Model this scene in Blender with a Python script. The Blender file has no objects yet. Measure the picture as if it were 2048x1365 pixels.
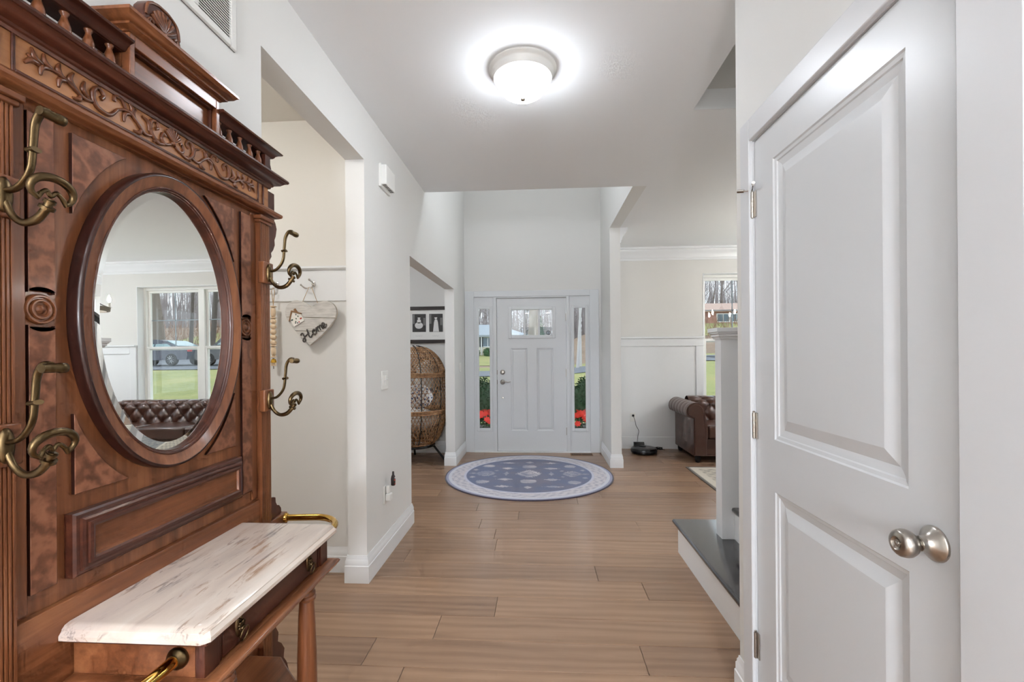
import bpy, math, random
from mathutils import Vector, Matrix
random.seed(7)
PI = math.pi
scn = bpy.context.scene
COL = scn.collection

# ------------------------------------------------------------------ camera
YAW, ROLL, CAMH = 0.0611, 0.0077, 1.3124
cd = bpy.data.cameras.new('camera')
cd.sensor_width = 36.0; cd.lens = 16.0; cd.shift_y = 25.47/2048; cd.clip_start = 0.05; cd.clip_end = 400
cam = bpy.data.objects.new('camera', cd); COL.objects.link(cam)
_R = Vector((math.cos(YAW), math.sin(YAW), 0)); _F = Vector((-math.sin(YAW), math.cos(YAW), 0)); _U = Vector((0, 0, 1))
_r = _R*math.cos(ROLL) - _U*math.sin(ROLL); _u = _R*math.sin(ROLL) + _U*math.cos(ROLL)
_m = Matrix((( _r.x, _u.x, -_F.x, 0), (_r.y, _u.y, -_F.y, 0), (_r.z, _u.z, -_F.z, CAMH), (0, 0, 0, 1)))
cam.matrix_world = _m
scn.camera = cam

# ------------------------------------------------------------------ overcast sky, exposure
w = bpy.data.worlds.new('overcast_sky'); scn.world = w; w.use_nodes = True
bg = w.node_tree.nodes['Background']
bg.inputs[0].default_value = (0.86, 0.93, 1.0, 1); bg.inputs[1].default_value = 0.98
scn.view_settings.view_transform = 'Standard'
scn.view_settings.look = 'None'
scn.view_settings.exposure = 1.16
scn.view_settings.gamma = 1.0
scn.view_settings.use_curve_mapping = False
cy = scn.cycles
cy.max_bounces = 6; cy.diffuse_bounces = 4; cy.glossy_bounces = 3; cy.transmission_bounces = 2; cy.transparent_max_bounces = 12; cy.volume_bounces = 0
cy.caustics_reflective = False; cy.caustics_refractive = False; cy.sample_clamp_indirect = 6.0
cy.use_light_tree = False; cy.use_adaptive_sampling = True; cy.adaptive_threshold = 0.06; cy.adaptive_min_samples = 8
LAMP_WARM = (1.0, 0.98, 0.945); LAMP_NEUTRAL = (0.94, 1.0, 1.08)
E_HALL = 18.0; E_FILL_DOWN = 46.0; E_FILL_GLOBE = 92.0; E_FILL_VOID = 8.5; E_ALCOVE = 39.0; E_DEN = 62.0; E_LIVING = 64.0; E_STAIR = 10.0; E_FILL_ENTRY = 8.0  # downlight, globe, void, den, living and entry values drive added fill lamps

# ------------------------------------------------------------------ colour and material helpers
def L(r, g, b):
    f = lambda c: (c/255/12.92) if c <= 10 else ((c/255+0.055)/1.055)**2.4
    return (f(r), f(g), f(b), 1)
class NT:
    """small wrapper around a node tree"""
    def __init__(s, m): s.t = m.node_tree; s.n = s.t.nodes; s.l = s.t.links
    def node(s, typ, **k):
        n = s.n.new(typ)
        for a, b in k.items():
            if a.startswith('i_'):
                n.inputs[a[2:].replace('_', ' ')].default_value = b
            else: setattr(n, a, b)
        return n
    def link(s, a, b): s.l.new(a, b)
    def math(s, op, a, b=None):
        n = s.n.new('ShaderNodeMath'); n.operation = op
        for i, x in enumerate((a, b)):
            if x is None: continue
            if isinstance(x, (int, float)): n.inputs[i].default_value = x
            else: s.l.new(x, n.inputs[i])
        return n.outputs[0]
    def mix(s, fac, a, b, blend='MIX'):
        n = s.n.new('ShaderNodeMix'); n.data_type = 'RGBA'; n.blend_type = blend
        for i, x in ((0, fac), (6, a), (7, b)):
            if isinstance(x, (int, float, tuple)): n.inputs[i].default_value = x
            else: s.l.new(x, n.inputs[i])
        return n.outputs[2]
    def ramp(s, fac, stops):
        n = s.n.new('ShaderNodeValToRGB'); cr = n.color_ramp
        while len(cr.elements) < len(stops): cr.elements.new(0.5)
        for e, (p, c) in zip(cr.elements, stops): e.position = p; e.color = c
        s.l.new(fac, n.inputs[0]); return n.outputs[0]
    def coords(s, scale=(1, 1, 1), loc=(0, 0, 0), rot=(0, 0, 0), rnd=0.0, kind='Object'):
        tc = s.n.new('ShaderNodeTexCoord'); mp = s.n.new('ShaderNodeMapping')
        mp.inputs['Scale'].default_value = scale; mp.inputs['Location'].default_value = loc; mp.inputs['Rotation'].default_value = rot
        src = tc.outputs[kind]
        if rnd:
            oi = s.n.new('ShaderNodeObjectInfo'); va = s.n.new('ShaderNodeVectorMath'); va.operation = 'MULTIPLY_ADD'
            s.l.new(oi.outputs['Random'], va.inputs[0]); va.inputs[1].default_value = (rnd*1.0, rnd*1.7, rnd*0.6); s.l.new(src, va.inputs[2]); src = va.outputs[0]
        s.l.new(src, mp.inputs[0]); return mp.outputs[0]
    def noise(s, vec, scale=5, detail=4, rough=0.5, dist=0.0, out=0):
        n = s.n.new('ShaderNodeTexNoise'); n.inputs['Scale'].default_value = scale; n.inputs['Detail'].default_value = detail
        n.inputs['Roughness'].default_value = rough; n.inputs['Distortion'].default_value = dist
        s.l.new(vec, n.inputs['Vector']); return n.outputs[out]
MATS = {}
def mat(name, col=(0.8, 0.8, 0.8, 1), rough=0.5, metal=0.0, spec=0.5, bump=None, coat=0.0, sheen=0.0):
    m = bpy.data.materials.new(name); m.use_nodes = True
    b = m.node_tree.nodes['Principled BSDF']
    b.inputs['Base Color'].default_value = col; b.inputs['Roughness'].default_value = rough
    b.inputs['Metallic'].default_value = metal; b.inputs['Specular IOR Level'].default_value = spec
    if coat: b.inputs['Coat Weight'].default_value = coat; b.inputs['Coat Roughness'].default_value = 0.12
    if sheen: b.inputs['Sheen Weight'].default_value = sheen
    t = NT(m)
    if bump:
        sc, st, dist = bump
        nz = t.noise(t.coords(), sc, 3)
        bn = t.node('ShaderNodeBump'); bn.inputs['Strength'].default_value = st; bn.inputs['Distance'].default_value = dist
        t.link(nz, bn.inputs['Height']); t.link(bn.outputs[0], b.inputs['Normal'])
    MATS[name] = m
    return m, b, t
def M(name): return MATS[name]

mat('wall_paint', L(226, 225, 222), 0.75, bump=(220, 0.08, 0.001))
mat('alcove_paint', L(226, 222, 215), 0.75, bump=(220, 0.08, 0.001))
mat('greige_paint', L(219, 217, 213), 0.75, bump=(220, 0.08, 0.001))
mat('ceiling_paint', L(238, 239, 240), 0.85, bump=(180, 0.08, 0.001))
mat('trim_white', L(233, 234, 235), 0.31)
mat('casing_white', L(214, 215, 217), 0.33)
mat('door_white', L(214, 216, 218), 0.31, bump=(320, 0.10, 0.0006))
mat('entry_white', L(222, 224, 226), 0.42)
mat('plastic_white', L(238, 237, 233), 0.35)
mat('vent_white', L(228, 227, 223), 0.4)
mat('dark_gap', L(40, 40, 42), 0.8)
mat('nickel', L(176, 170, 162), 0.28, 1.0)
mat('chrome', L(200, 198, 195), 0.15, 1.0)
mat('antique_brass', L(104, 86, 60), 0.34, 1.0)
mat('polished_brass', L(214, 172, 88), 0.12, 1.0)
mat('old_bronze', L(92, 74, 52), 0.4, 1.0)
mat('stair_black', L(42, 40, 42), 0.22, coat=1.0, bump=(60, 0.06, 0.001))
mat('black_metal', L(26, 25, 26), 0.5)
mat('black_plastic', L(22, 22, 24), 0.28)
mat('frame_black', L(46, 36, 33), 0.45)
mat('paper_white', L(235, 233, 229), 0.8)
mat('photo_dark', L(58, 56, 55), 0.6); mat('photo_mid', L(120, 118, 116), 0.6); mat('photo_light', L(226, 224, 222), 0.6); mat('photo_ink', L(160, 160, 165), 0.7)
mat('cushion_white', L(226, 222, 216), 0.9)
mat('bead_wood', L(222, 196, 162), 0.6); mat('twine', L(170, 138, 96), 0.9); mat('bell_gold', L(206, 158, 62), 0.25, 1.0)
mat('heart_edge', L(222, 204, 178), 0.7); mat('letter_grey', L(74, 68, 64), 0.6); mat('tiny_red', L(196, 70, 50), 0.7); mat('tiny_green', L(60, 96, 70), 0.7); mat('tiny_house', L(240, 236, 228), 0.7); mat('tiny_wood', L(140, 104, 70), 0.7)
mat('leather', L(76, 46, 35), 0.28, spec=0.6, coat=0.15, bump=(90, 0.12, 0.002))
mat('leather_button', L(44, 26, 20), 0.4)
mat('iron', L(60, 56, 54), 0.5, 0.8); mat('weathered_wood', L(176, 166, 152), 0.7)
mat('car_blue', L(22, 30, 56), 0.25, 0.0, coat=0.3); mat('car_grey', L(40, 43, 48), 0.25, 0.0, coat=0.3); mat('car_glass', L(120, 145, 150), 0.06, 0.2); mat('tyre', L(24, 24, 25), 0.8); mat('alloy', L(190, 192, 196), 0.3, 0.9); mat('tail_red', L(190, 30, 34), 0.3)
mat('brick', L(176, 132, 120), 0.9, bump=(8, 0.3, 0.02)); mat('siding_cream', L(226, 220, 200), 0.8); mat('siding_white', L(232, 234, 236), 0.8); mat('roof_grey', L(150, 158, 166), 0.9); mat('roof_tan', L(176, 150, 138), 0.9); mat('shutter_dark', L(60, 66, 76), 0.6); mat('house_glass', L(90, 110, 124), 0.1)
mat('asphalt', L(104, 108, 116), 0.9, bump=(14, 0.3, 0.01)); mat('concrete', L(176, 174, 168), 0.85)
mat('bark_grey', L(126, 116, 106), 0.95, bump=(6, 0.5, 0.03)); mat('bark_dark', L(84, 76, 70), 0.95, bump=(6, 0.5, 0.03)); mat('bark_pale', L(190, 186, 186), 0.9, bump=(6, 0.4, 0.03)); mat('sapling_grey', L(150, 142, 142), 0.95); mat('brush_brown', L(142, 112, 92), 0.95); mat('leaf_green', L(54, 92, 50), 0.7); mat('conifer', L(52, 84, 56), 0.9); mat('boxwood', L(46, 78, 46), 0.8)
mat('flower_red', L(236, 52, 34), 0.6); mat('flower_leaf', L(46, 86, 40), 0.7); mat('pot_grey', L(96, 92, 90), 0.8)

def emis(name, col, st):
    m = bpy.data.materials.new(name); m.use_nodes = True; t = m.node_tree
    t.nodes.remove(t.nodes['Principled BSDF'])
    e = t.nodes.new('ShaderNodeEmission'); e.inputs[0].default_value = (*col, 1); e.inputs[1].default_value = st
    t.links.new(e.outputs[0], t.nodes['Material Output'].inputs[0]); MATS[name] = m
emis('hall_glass_lit', LAMP_NEUTRAL, E_HALL); emis('fill_down_lit', LAMP_NEUTRAL, E_FILL_DOWN); emis('alcove_glass_lit', LAMP_WARM, E_ALCOVE)  # the downlight emitter belongs to added fill lamps
emis('fill_den_lit', LAMP_NEUTRAL, E_DEN); emis('bulb_lit', (1, 0.95, 0.88), 200.0); emis('fill_living_lit', LAMP_NEUTRAL, E_LIVING); emis('fill_void_lit', LAMP_NEUTRAL, E_FILL_VOID); emis('fill_globe_lit', LAMP_NEUTRAL, E_FILL_GLOBE); emis('fill_entry_lit', (0.92, 0.96, 1.0), E_FILL_ENTRY); emis('stair_glass_lit', LAMP_WARM, E_STAIR)  # den, living, void, globe and entry emitters belong to added fill lamps
def glass(name, tint=(1, 1, 1, 1), refl=0.06, rough=0.0):
    m = bpy.data.materials.new(name); m.use_nodes = True; t = m.node_tree; t.nodes.remove(t.nodes['Principled BSDF'])
    a = t.nodes.new('ShaderNodeBsdfTransparent'); a.inputs[0].default_value = tint
    g = t.nodes.new('ShaderNodeBsdfGlossy'); g.inputs['Roughness'].default_value = rough
    x = t.nodes.new('ShaderNodeMixShader'); x.inputs[0].default_value = refl
    t.links.new(a.outputs[0], x.inputs[1]); t.links.new(g.outputs[0], x.inputs[2]); t.links.new(x.outputs[0], t.nodes['Material Output'].inputs[0]); MATS[name] = m
glass('pane_glass', (0.96, 0.98, 0.98, 1), 0.05)
m_, b_, t_ = mat('mirror_silver', (0.93, 0.94, 0.93, 1), 0.0, 1.0)

# wood of the hall tree (grain along local Z by default), burl veneer, oak planks, marble
def wood(name, dark, mid, light, axis, scale=1.0, rough=0.32, coat=0.18, rnd=0.0, ring=0.0):
    m, b, t = mat(name, rough=rough, coat=coat, spec=0.35)
    s = [14*scale]*3; s[axis] = 1.1*scale
    v = t.coords(tuple(s), rnd=rnd)
    n1 = t.noise(v, 1.6, 5, 0.6, 0.5)
    s2 = [90*scale]*3; s2[axis] = 2.2*scale
    n2 = t.noise(t.coords(tuple(s2), rnd=rnd), 1.0, 3, 0.6)
    f = t.math('ADD', t.math('MULTIPLY', n1, 0.75), t.math('MULTIPLY', n2, 0.25))
    c = t.ramp(f, [(0.30, dark), (0.5, mid), (0.70, light)])
    t.link(c, b.inputs['Base Color'])
    bn = t.node('ShaderNodeBump'); bn.inputs['Strength'].default_value = 0.06; bn.inputs['Distance'].default_value = 0.001
    t.link(n2, bn.inputs['Height']); t.link(bn.outputs[0], b.inputs['Normal'])
    return m, b, t
TD, TM, TL = L(80, 45, 27), L(120, 71, 43), L(150, 97, 62)
wood('tree_wood_v', TD, TM, TL, 2); wood('tree_wood_h', TD, TM, TL, 1)
wood('tree_dark', L(48, 23, 16), L(76, 39, 27), L(104, 58, 40), 1); wood('tree_dark_v', L(48, 23, 16), L(76, 39, 27), L(104, 58, 40), 2)
wood('tree_black_shade', L(30, 14, 11), L(48, 24, 18), L(66, 35, 26), 2)  # dark stain that also paints in shade on raised side walls
wood('carved_wood', L(74, 38, 22), L(104, 60, 36), L(132, 82, 50), 1, rough=0.3, coat=0.2)
wood('frieze_wood', L(128, 80, 48), L(160, 108, 68), L(180, 128, 84), 1)
m, b, t = mat('burl_veneer', rough=0.42, coat=0.06, spec=0.35)
v = t.coords((9, 9, 9), rnd=3.0); nz = t.noise(v, 1.1, 6, 0.65, 2.6)
wv = t.node('ShaderNodeTexWave'); wv.inputs['Scale'].default_value = 1.6; wv.inputs['Distortion'].default_value = 14; wv.inputs['Detail'].default_value = 4; t.link(v, wv.inputs['Vector'])
f = t.math('ADD', t.math('MULTIPLY', nz, 0.6), t.math('MULTIPLY', wv.outputs['Fac'], 0.4))
t.link(t.ramp(f, [(0.2, L(92, 54, 36)), (0.5, L(122, 76, 53)), (0.8, L(146, 96, 70))]), b.inputs['Base Color'])

m, b, t = mat('oak_plank', rough=0.29, spec=0.45)
oi = t.node('ShaderNodeObjectInfo')
v = t.coords((1.3, 11, 11), rnd=9.0)
n1 = t.noise(v, 1.3, 6, 0.62, 1.2)
wv = t.node('ShaderNodeTexWave'); wv.bands_direction = 'Y'; wv.inputs['Scale'].default_value = 0.55; wv.inputs['Distortion'].default_value = 9; wv.inputs['Detail'].default_value = 3; wv.inputs['Detail Scale'].default_value = 1.2
t.link(t.coords((1.0, 9, 9), rnd=5.0), wv.inputs['Vector'])
n2 = t.noise(t.coords((3, 160, 160), rnd=9.0), 1.0, 2, 0.6)
f = t.math('ADD', t.math('ADD', t.math('MULTIPLY', n1, 0.55), t.math('MULTIPLY', wv.outputs['Fac'], 0.22)), t.math('MULTIPLY', n2, 0.23))
c1 = t.ramp(f, [(0.2, L(136, 108, 86)), (0.5, L(156, 126, 102)), (0.8, L(172, 142, 118))])
tint = t.ramp(oi.outputs['Random'], [(0.0, (0.82, 0.80, 0.80, 1)), (0.5, (0.97, 0.95, 0.93, 1)), (1.0, (1.08, 1.06, 1.03, 1))])
t.link(t.mix(1.0, c1, tint, 'MULTIPLY'), b.inputs['Base Color'])
bn = t.node('ShaderNodeBump'); bn.inputs['Strength'].default_value = 0.10; bn.inputs['Distance'].default_value = 0.001
t.link(n2, bn.inputs['Height']); t.link(bn.outputs[0], b.inputs['Normal'])

m, b, t = mat('cream_marble', rough=0.16, coat=0.3)
v = t.coords((1, 1, 1), rot=(0, 0, 0.10))
sm = t.noise(t.coords((7, 1.6, 7)), 1.6, 5, 0.6, 0.6)
base = t.ramp(sm, [(0.3, L(206, 190, 180)), (0.5, L(222, 206, 192)), (0.7, L(232, 220, 208))])
vn = t.noise(t.coords((26, 3.6, 26), loc=(0.4, 0.2, 0)), 1.5, 8, 0.72, 0.9)
msk = t.noise(t.coords((9, 2.0, 9), loc=(0.13, 0.7, 0)), 1.2, 2, 0.5)
vein = t.math('MULTIPLY', t.ramp(vn, [(0.52, (0, 0, 0, 1)), (0.62, (1, 1, 1, 1))]), t.ramp(msk, [(0.42, (0, 0, 0, 1)), (0.55, (1, 1, 1, 1))]))
vcol = t.ramp(t.noise(t.coords((6, 6, 6)), 2.0, 2), [(0.42, L(108, 98, 100)), (0.58, L(160, 118, 84))])
t.link(t.mix(t.math('MULTIPLY', vein, 0.75), base, vcol), b.inputs['Base Color'])

m, b, t = mat('rattan', rough=0.55)
nz = t.noise(t.coords((30, 30, 30)), 1.0, 3)
t.link(t.ramp(nz, [(0.3, L(122, 86, 56)), (0.55, L(164, 124, 86)), (0.75, L(194, 156, 114))]), b.inputs['Base Color'])
m, b, t = mat('pillow_print', rough=0.9)
vo = t.node('ShaderNodeTexVoronoi'); vo.inputs['Scale'].default_value = 34; t.link(t.coords(), vo.inputs['Vector'])
t.link(t.ramp(vo.outputs['Distance'], [(0.30, L(36, 52, 104)), (0.42, L(232, 232, 232))]), b.inputs['Base Color'])
m, b, t = mat('whitewash_board', rough=0.75)
nz = t.noise(t.coords((12, 12, 90)), 1.0, 4, 0.6)
t.link(t.ramp(nz, [(0.3, L(178, 174, 168)), (0.6, L(212, 208, 202))]), b.inputs['Base Color'])
for nm in ('rug_print', 'small_rug_print'):
    m, b, t = mat(nm, rough=0.95, sheen=0.2)
    at = t.node('ShaderNodeVertexColor'); at.layer_name = 'print'
    fn = t.noise(t.coords((70, 70, 70)), 1.6, 3, 0.7)
    t.link(t.mix(0.35, at.outputs['Color'], t.ramp(fn, [(0.3, (0.55, 0.55, 0.58, 1)), (0.7, (1.3, 1.3, 1.3, 1))]), 'MULTIPLY'), b.inputs['Base Color'])
m, b, t = mat('lawn', rough=0.95)
n1 = t.noise(t.coords((1, 1, 1), kind='Object'), 0.45, 6, 0.65); n2 = t.noise(t.coords((1, 1, 1), kind='Object'), 14, 3, 0.7)
f = t.math('ADD', t.math('MULTIPLY', n1, 0.6), t.math('MULTIPLY', n2, 0.4))
t.link(t.ramp(f, [(0.35, L(112, 118, 66)), (0.5, L(140, 144, 88)), (0.65, L(164, 152, 104))]), b.inputs['Base Color'])
m, b, t = mat('leaf_litter', rough=0.95)
n1 = t.noise(t.coords(), 0.8, 6, 0.7); n2 = t.noise(t.coords(), 9, 3, 0.8)
f = t.math('ADD', t.math('MULTIPLY', n1, 0.5), t.math('MULTIPLY', n2, 0.5))
t.link(t.ramp(f, [(0.35, L(100, 84, 70)), (0.5, L(136, 114, 96)), (0.65, L(158, 140, 118))]), b.inputs['Base Color'])

# ------------------------------------------------------------------ mesh builder
WPOS = {}
class MB:
    def __init__(s): s.v = []; s.f = []; s.mi = []; s.cur = 0
    def add(s, vs, fs):
        o = len(s.v); s.v += [tuple(p) for p in vs]
        for f in fs: s.f.append(tuple(i+o for i in f)); s.mi.append(s.cur)
        return s
    def box(s, x0, x1, y0, y1, z0, z1):
        if x0 > x1: x0, x1 = x1, x0
        if y0 > y1: y0, y1 = y1, y0
        if z0 > z1: z0, z1 = z1, z0
        return s.add([(x0,y0,z0),(x1,y0,z0),(x1,y1,z0),(x0,y1,z0),(x0,y0,z1),(x1,y0,z1),(x1,y1,z1),(x0,y1,z1)],
                     [(0,3,2,1),(4,5,6,7),(0,1,5,4),(1,2,6,5),(2,3,7,6),(3,0,4,7)])
    def prism(s, poly, axis, a0, a1, taper=None):
        """poly: 2D points (cyc) in the plane normal to axis (x:(y,z) y:(x,z) z:(x,y))"""
        n = len(poly); P = []
        def mk(p, a):
            return {'x': (a, p[0], p[1]), 'y': (p[0], a, p[1]), 'z': (p[0], p[1], a)}[axis]
        P = [mk(p, a0) for p in poly] + [mk(p, a1) for p in (taper or poly)]
        F = [(i, (i+1) % n, n+(i+1) % n, n+i) for i in range(n)]
        F += [tuple(range(n))[::-1], tuple(range(n, 2*n))]
        return s.add(P, F)
    def tube(s, path, r, n=8, closed=False, up=None, flat=1.0):
        """sweep a circle (or ellipse: flat) along path; r number or list"""
        path = [Vector(p) for p in path]; m = len(path)
        R = r if isinstance(r, (list, tuple)) else [r]*m
        tang = []
        for i in range(m):
            a = path[(i-1) % m] if (closed or i) else path[0]; b = path[(i+1) % m] if (closed or i < m-1) else path[-1]
            d = b-a; tang.append(d.normalized() if d.length > 1e-9 else Vector((0, 0, 1)))
        if up is None:
            ref = Vector((0, 0, 1)) if abs(tang[0].z) < 0.9 else Vector((1, 0, 0))
            nrm = (ref - tang[0]*ref.dot(tang[0])).normalized()
        P = []
        for i in range(m):
            if up is not None:
                ref = Vector(up); nrm = ref - tang[i]*ref.dot(tang[i])
                nrm = nrm.normalized() if nrm.length > 1e-6 else Vector((1, 0, 0))
            else:
                nrm = nrm - tang[i]*nrm.dot(tang[i])
                nrm = nrm.normalized() if nrm.length > 1e-6 else tang[i].orthogonal().normalized()
            bi = tang[i].cross(nrm)
            for k in range(n):
                a = 2*PI*k/n
                P.append(path[i] + nrm*(math.cos(a)*R[i]) + bi*(math.sin(a)*R[i]*flat))
        F = []
        for i in range(m if closed else m-1):
            j = (i+1) % m
            for k in range(n):
                F.append((i*n+k, i*n+(k+1) % n, j*n+(k+1) % n, j*n+k))
        if not closed: F += [tuple(range(n))[::-1], tuple(range((m-1)*n, m*n))]
        return s.add(P, F)
    def lathe(s, prof, c=(0, 0, 0), axis='z', n=24, sa=1.0, sb=1.0, cap=True):
        """prof: list of (radius, height) along axis from c; sa, sb scale the two radial directions"""
        P = []
        for r, h in prof:
            for k in range(n):
                a = 2*PI*k/n; u = r*sa*math.cos(a); v = r*sb*math.sin(a)
                q = {'z': (u, v, h), 'x': (h, u, v), 'y': (v, h, u)}[axis]
                P.append((c[0]+q[0], c[1]+q[1], c[2]+q[2]))
        m = len(prof)
        F = [(i*n+k, i*n+(k+1) % n, (i+1)*n+(k+1) % n, (i+1)*n+k) for i in range(m-1) for k in range(n)]
        if cap: F += [tuple(range(n))[::-1], tuple(range((m-1)*n, m*n))]
        return s.add(P, F)
    def ring2(s, rings, closed_last=True):
        """rings: list of equal-length point loops, joined; last loop capped"""
        n = len(rings[0]); P = [p for r in rings for p in r]
        F = [(i*n+k, i*n+(k+1) % n, (i+1)*n+(k+1) % n, (i+1)*n+k) for i in range(len(rings)-1) for k in range(n)]
        if closed_last: F.append(tuple(range((len(rings)-1)*n, len(rings)*n)))
        return s.add(P, F)
    def sphere(s, c, r, n=12, m=8, sx=1, sy=1, sz=1):
        prof = [(max(1e-4, math.sin(PI*i/m)), -math.cos(PI*i/m)) for i in range(m+1)]
        P = []
        for rr, h in prof:
            for k in range(n):
                a = 2*PI*k/n; P.append((c[0]+r*sx*rr*math.cos(a), c[1]+r*sy*rr*math.sin(a), c[2]+r*sz*h))
        F = [(i*n+k, i*n+(k+1) % n, (i+1)*n+(k+1) % n, (i+1)*n+k) for i in range(m) for k in range(n)]
        return s.add(P, F)
    def grid(s, fn, nu, nv, closed_u=False):
        P = [fn(i/(nu if closed_u else nu-1), j/(nv-1)) for j in range(nv) for i in range(nu)]
        F = []
        for j in range(nv-1):
            for i in range(nu if closed_u else nu-1):
                a = j*nu+i; b = j*nu+(i+1) % nu
                F.append((a, b, b+nu, a+nu))
        return s.add(P, F)
    def sweep(s, prof, path, closed=False):
        """moulding: prof (offset to the RIGHT of travel, z); path 2D list, mitred"""
        m = len(path); pts = [Vector(p) for p in path]; P = []
        for i in range(m):
            d0 = (pts[i]-pts[i-1]).normalized() if (i or closed) else None
            d1 = (pts[(i+1) % m]-pts[i]).normalized() if (i < m-1 or closed) else None
            if d0 is None: d0 = d1
            if d1 is None: d1 = d0
            n0 = Vector((d0.y, -d0.x)); n1 = Vector((d1.y, -d1.x)); b = (n0+n1)
            b = b/b.length_squared*2 if b.length > 1e-6 else n0
            for o, z in prof: P.append((pts[i].x+b.x*o, pts[i].y+b.y*o, z))
        k = len(prof); F = []
        for i in range(m if closed else m-1):
            j = (i+1) % m
            for a in range(k): F.append((i*k+a, j*k+a, j*k+(a+1) % k, i*k+(a+1) % k))
        if not closed: F += [tuple(range(k)), tuple(range((m-1)*k, m*k))[::-1]]
        return s.add(P, F)
    def xf(s, mtx):
        s.v = [tuple(mtx @ Vector(p)) for p in s.v]; return s
    def build(s, name, mats, parent=None, bevel=0.0, smooth=True, ang=35, origin=None, seg=2):
        V0 = s.v
        if origin is None:
            xs = [p[0] for p in V0]; ys = [p[1] for p in V0]; zs = [p[2] for p in V0]
            origin = ((min(xs)+max(xs))/2, (min(ys)+max(ys))/2, min(zs))
        ox, oy, oz = origin
        me = bpy.data.meshes.new(name)
        me.from_pydata([(x-ox, y-oy, z-oz) for x, y, z in V0], [], s.f)
        mats = mats if isinstance(mats, (list, tuple)) else [mats]
        for q in mats: me.materials.append(M(q))
        if len(mats) > 1: me.polygons.foreach_set('material_index', s.mi)
        bm_fix(me)
        if smooth:
            me.polygons.foreach_set('use_smooth', [True]*len(me.polygons)); me.set_sharp_from_angle(angle=math.radians(ang))
        o = bpy.data.objects.new(name, me); COL.objects.link(o)
        pw = WPOS.get(parent, (0, 0, 0)) if parent else (0, 0, 0)
        if parent: o.parent = parent
        o.location = (ox-pw[0], oy-pw[1], oz-pw[2]); WPOS[o] = (ox, oy, oz)
        if bevel:
            bv = o.modifiers.new('bevel', 'BEVEL'); bv.width = bevel; bv.segments = seg; bv.limit_method = 'ANGLE'; bv.angle_limit = math.radians(40); bv.harden_normals = False
        return o
import bmesh
def bm_fix(me):
    bm = bmesh.new(); bm.from_mesh(me); bmesh.ops.recalc_face_normals(bm, faces=bm.faces); bm.to_mesh(me); bm.free()
def tag(o, label=None, cat=None, group=None, kind=None):
    if label: o['label'] = label
    if cat: o['category'] = cat
    if group: o['group'] = group
    if kind: o['kind'] = kind
    return o
def thing(name, loc, label, cat, group=None):
    o = bpy.data.objects.new(name, None); COL.objects.link(o); o.location = loc; o.empty_display_size = 0.1; WPOS[o] = tuple(loc)
    return tag(o, label, cat, group)
def struct(o, label=None):
    o['kind'] = 'structure'
    if label: o['label'] = label
    return o
def copy_tree(o, parent=None):
    c = o.copy(); COL.objects.link(c); c.parent = parent; WPOS[c] = WPOS.get(o)
    for ch in list(o.children): copy_tree(ch, c)
    return c
def B(*a): return MB().box(*a)
def arc(cx, cy, rx, ry, a0, a1, n):
    return [(cx+rx*math.cos(math.radians(a0+(a1-a0)*i/n)), cy+ry*math.sin(math.radians(a0+(a1-a0)*i/n))) for i in range(n+1)]
def catmull(pts, n=8):
    pts = [Vector(p) for p in pts]; out = []
    for i in range(len(pts)-1):
        p0 = pts[max(i-1, 0)]; p1 = pts[i]; p2 = pts[i+1]; p3 = pts[min(i+2, len(pts)-1)]
        for k in range(n):
            t = k/n
            out.append(0.5*((2*p1)+(p2-p0)*t+(2*p0-5*p1+4*p2-p3)*t*t+(3*p1-p0-3*p2+p3)*t*t*t))
    out.append(pts[-1]); return out
def lerp_list(vals, n):
    out = []
    for i in range(n):
        t = i/(n-1)*(len(vals)-1); k = min(int(t), len(vals)-2); out.append(vals[k]+(vals[k+1]-vals[k])*(t-k))
    return out

# ================================================================== THE SETTING
W = -1.0036; WB = -1.115           # left wall, hall face and far face
CH = 2.743                          # ceiling height
TOP = 5.4                           # top of the two-storey entry
YV = 3.965                          # front edge of the ceiling over the hall
YF = 6.05                           # entry front wall
YL = 6.33                           # living room front wall
XP, XQ = 0.807, 0.925               # partition between entry and living room
YS = 5.262                          # near end of the partition
RW = 0.752                          # closet wall face
RE = 1.781                          # end of the closet wall

# floor slab with planks on it
fl = MB().box(-4.3, 5.5, -5.2, 6.6, -0.15, -0.014).build('floor', 'oak_plank', smooth=False)
struct(fl, 'wide brown oak plank floor running across the hall')
base_plank = {}
y = 1.12; row = 0
PWID = 0.19
while y < 6.33:
    w1 = min(PWID, 6.33-y)
    x = -3.2 - random.random()*1.6
    while x < 5.2:
        ln = random.choice((1.2, 1.5, 1.8, 2.1))
        x0, x1 = max(x, -3.2), min(x+ln, 5.2)
        # skip the pieces that would lie inside walls far out of view
        if x1-x0 > 0.05:
            key = (round(x1-x0, 3), round(w1, 3))
            if key not in base_plank:
                g = 0.0009; l2 = (x1-x0)/2-g; w2 = w1/2-g; bv = 0.0016
                mb = MB()
                mb.ring2([[(-l2,-w2,-0.012),(l2,-w2,-0.012),(l2,w2,-0.012),(-l2,w2,-0.012)],
                          [(-l2,-w2,-bv),(l2,-w2,-bv),(l2,w2,-bv),(-l2,w2,-bv)],
                          [(-l2+bv,-w2+bv,0),(l2-bv,-w2+bv,0),(l2-bv,w2-bv,0),(-l2+bv,w2-bv,0)]])
                me = bpy.data.meshes.new('plank'); me.from_pydata(mb.v, [], mb.f); me.materials.append(M('oak_plank')); bm_fix(me)
                base_plank[key] = me
            o = bpy.data.objects.new('plank', base_plank[key]); COL.objects.link(o); o.parent = fl
            fw = WPOS[fl]; o.location = ((x0+x1)/2-fw[0], y+w1/2-fw[1], 0-fw[2])
        x += ln
    y += PWID; row += 1
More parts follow.
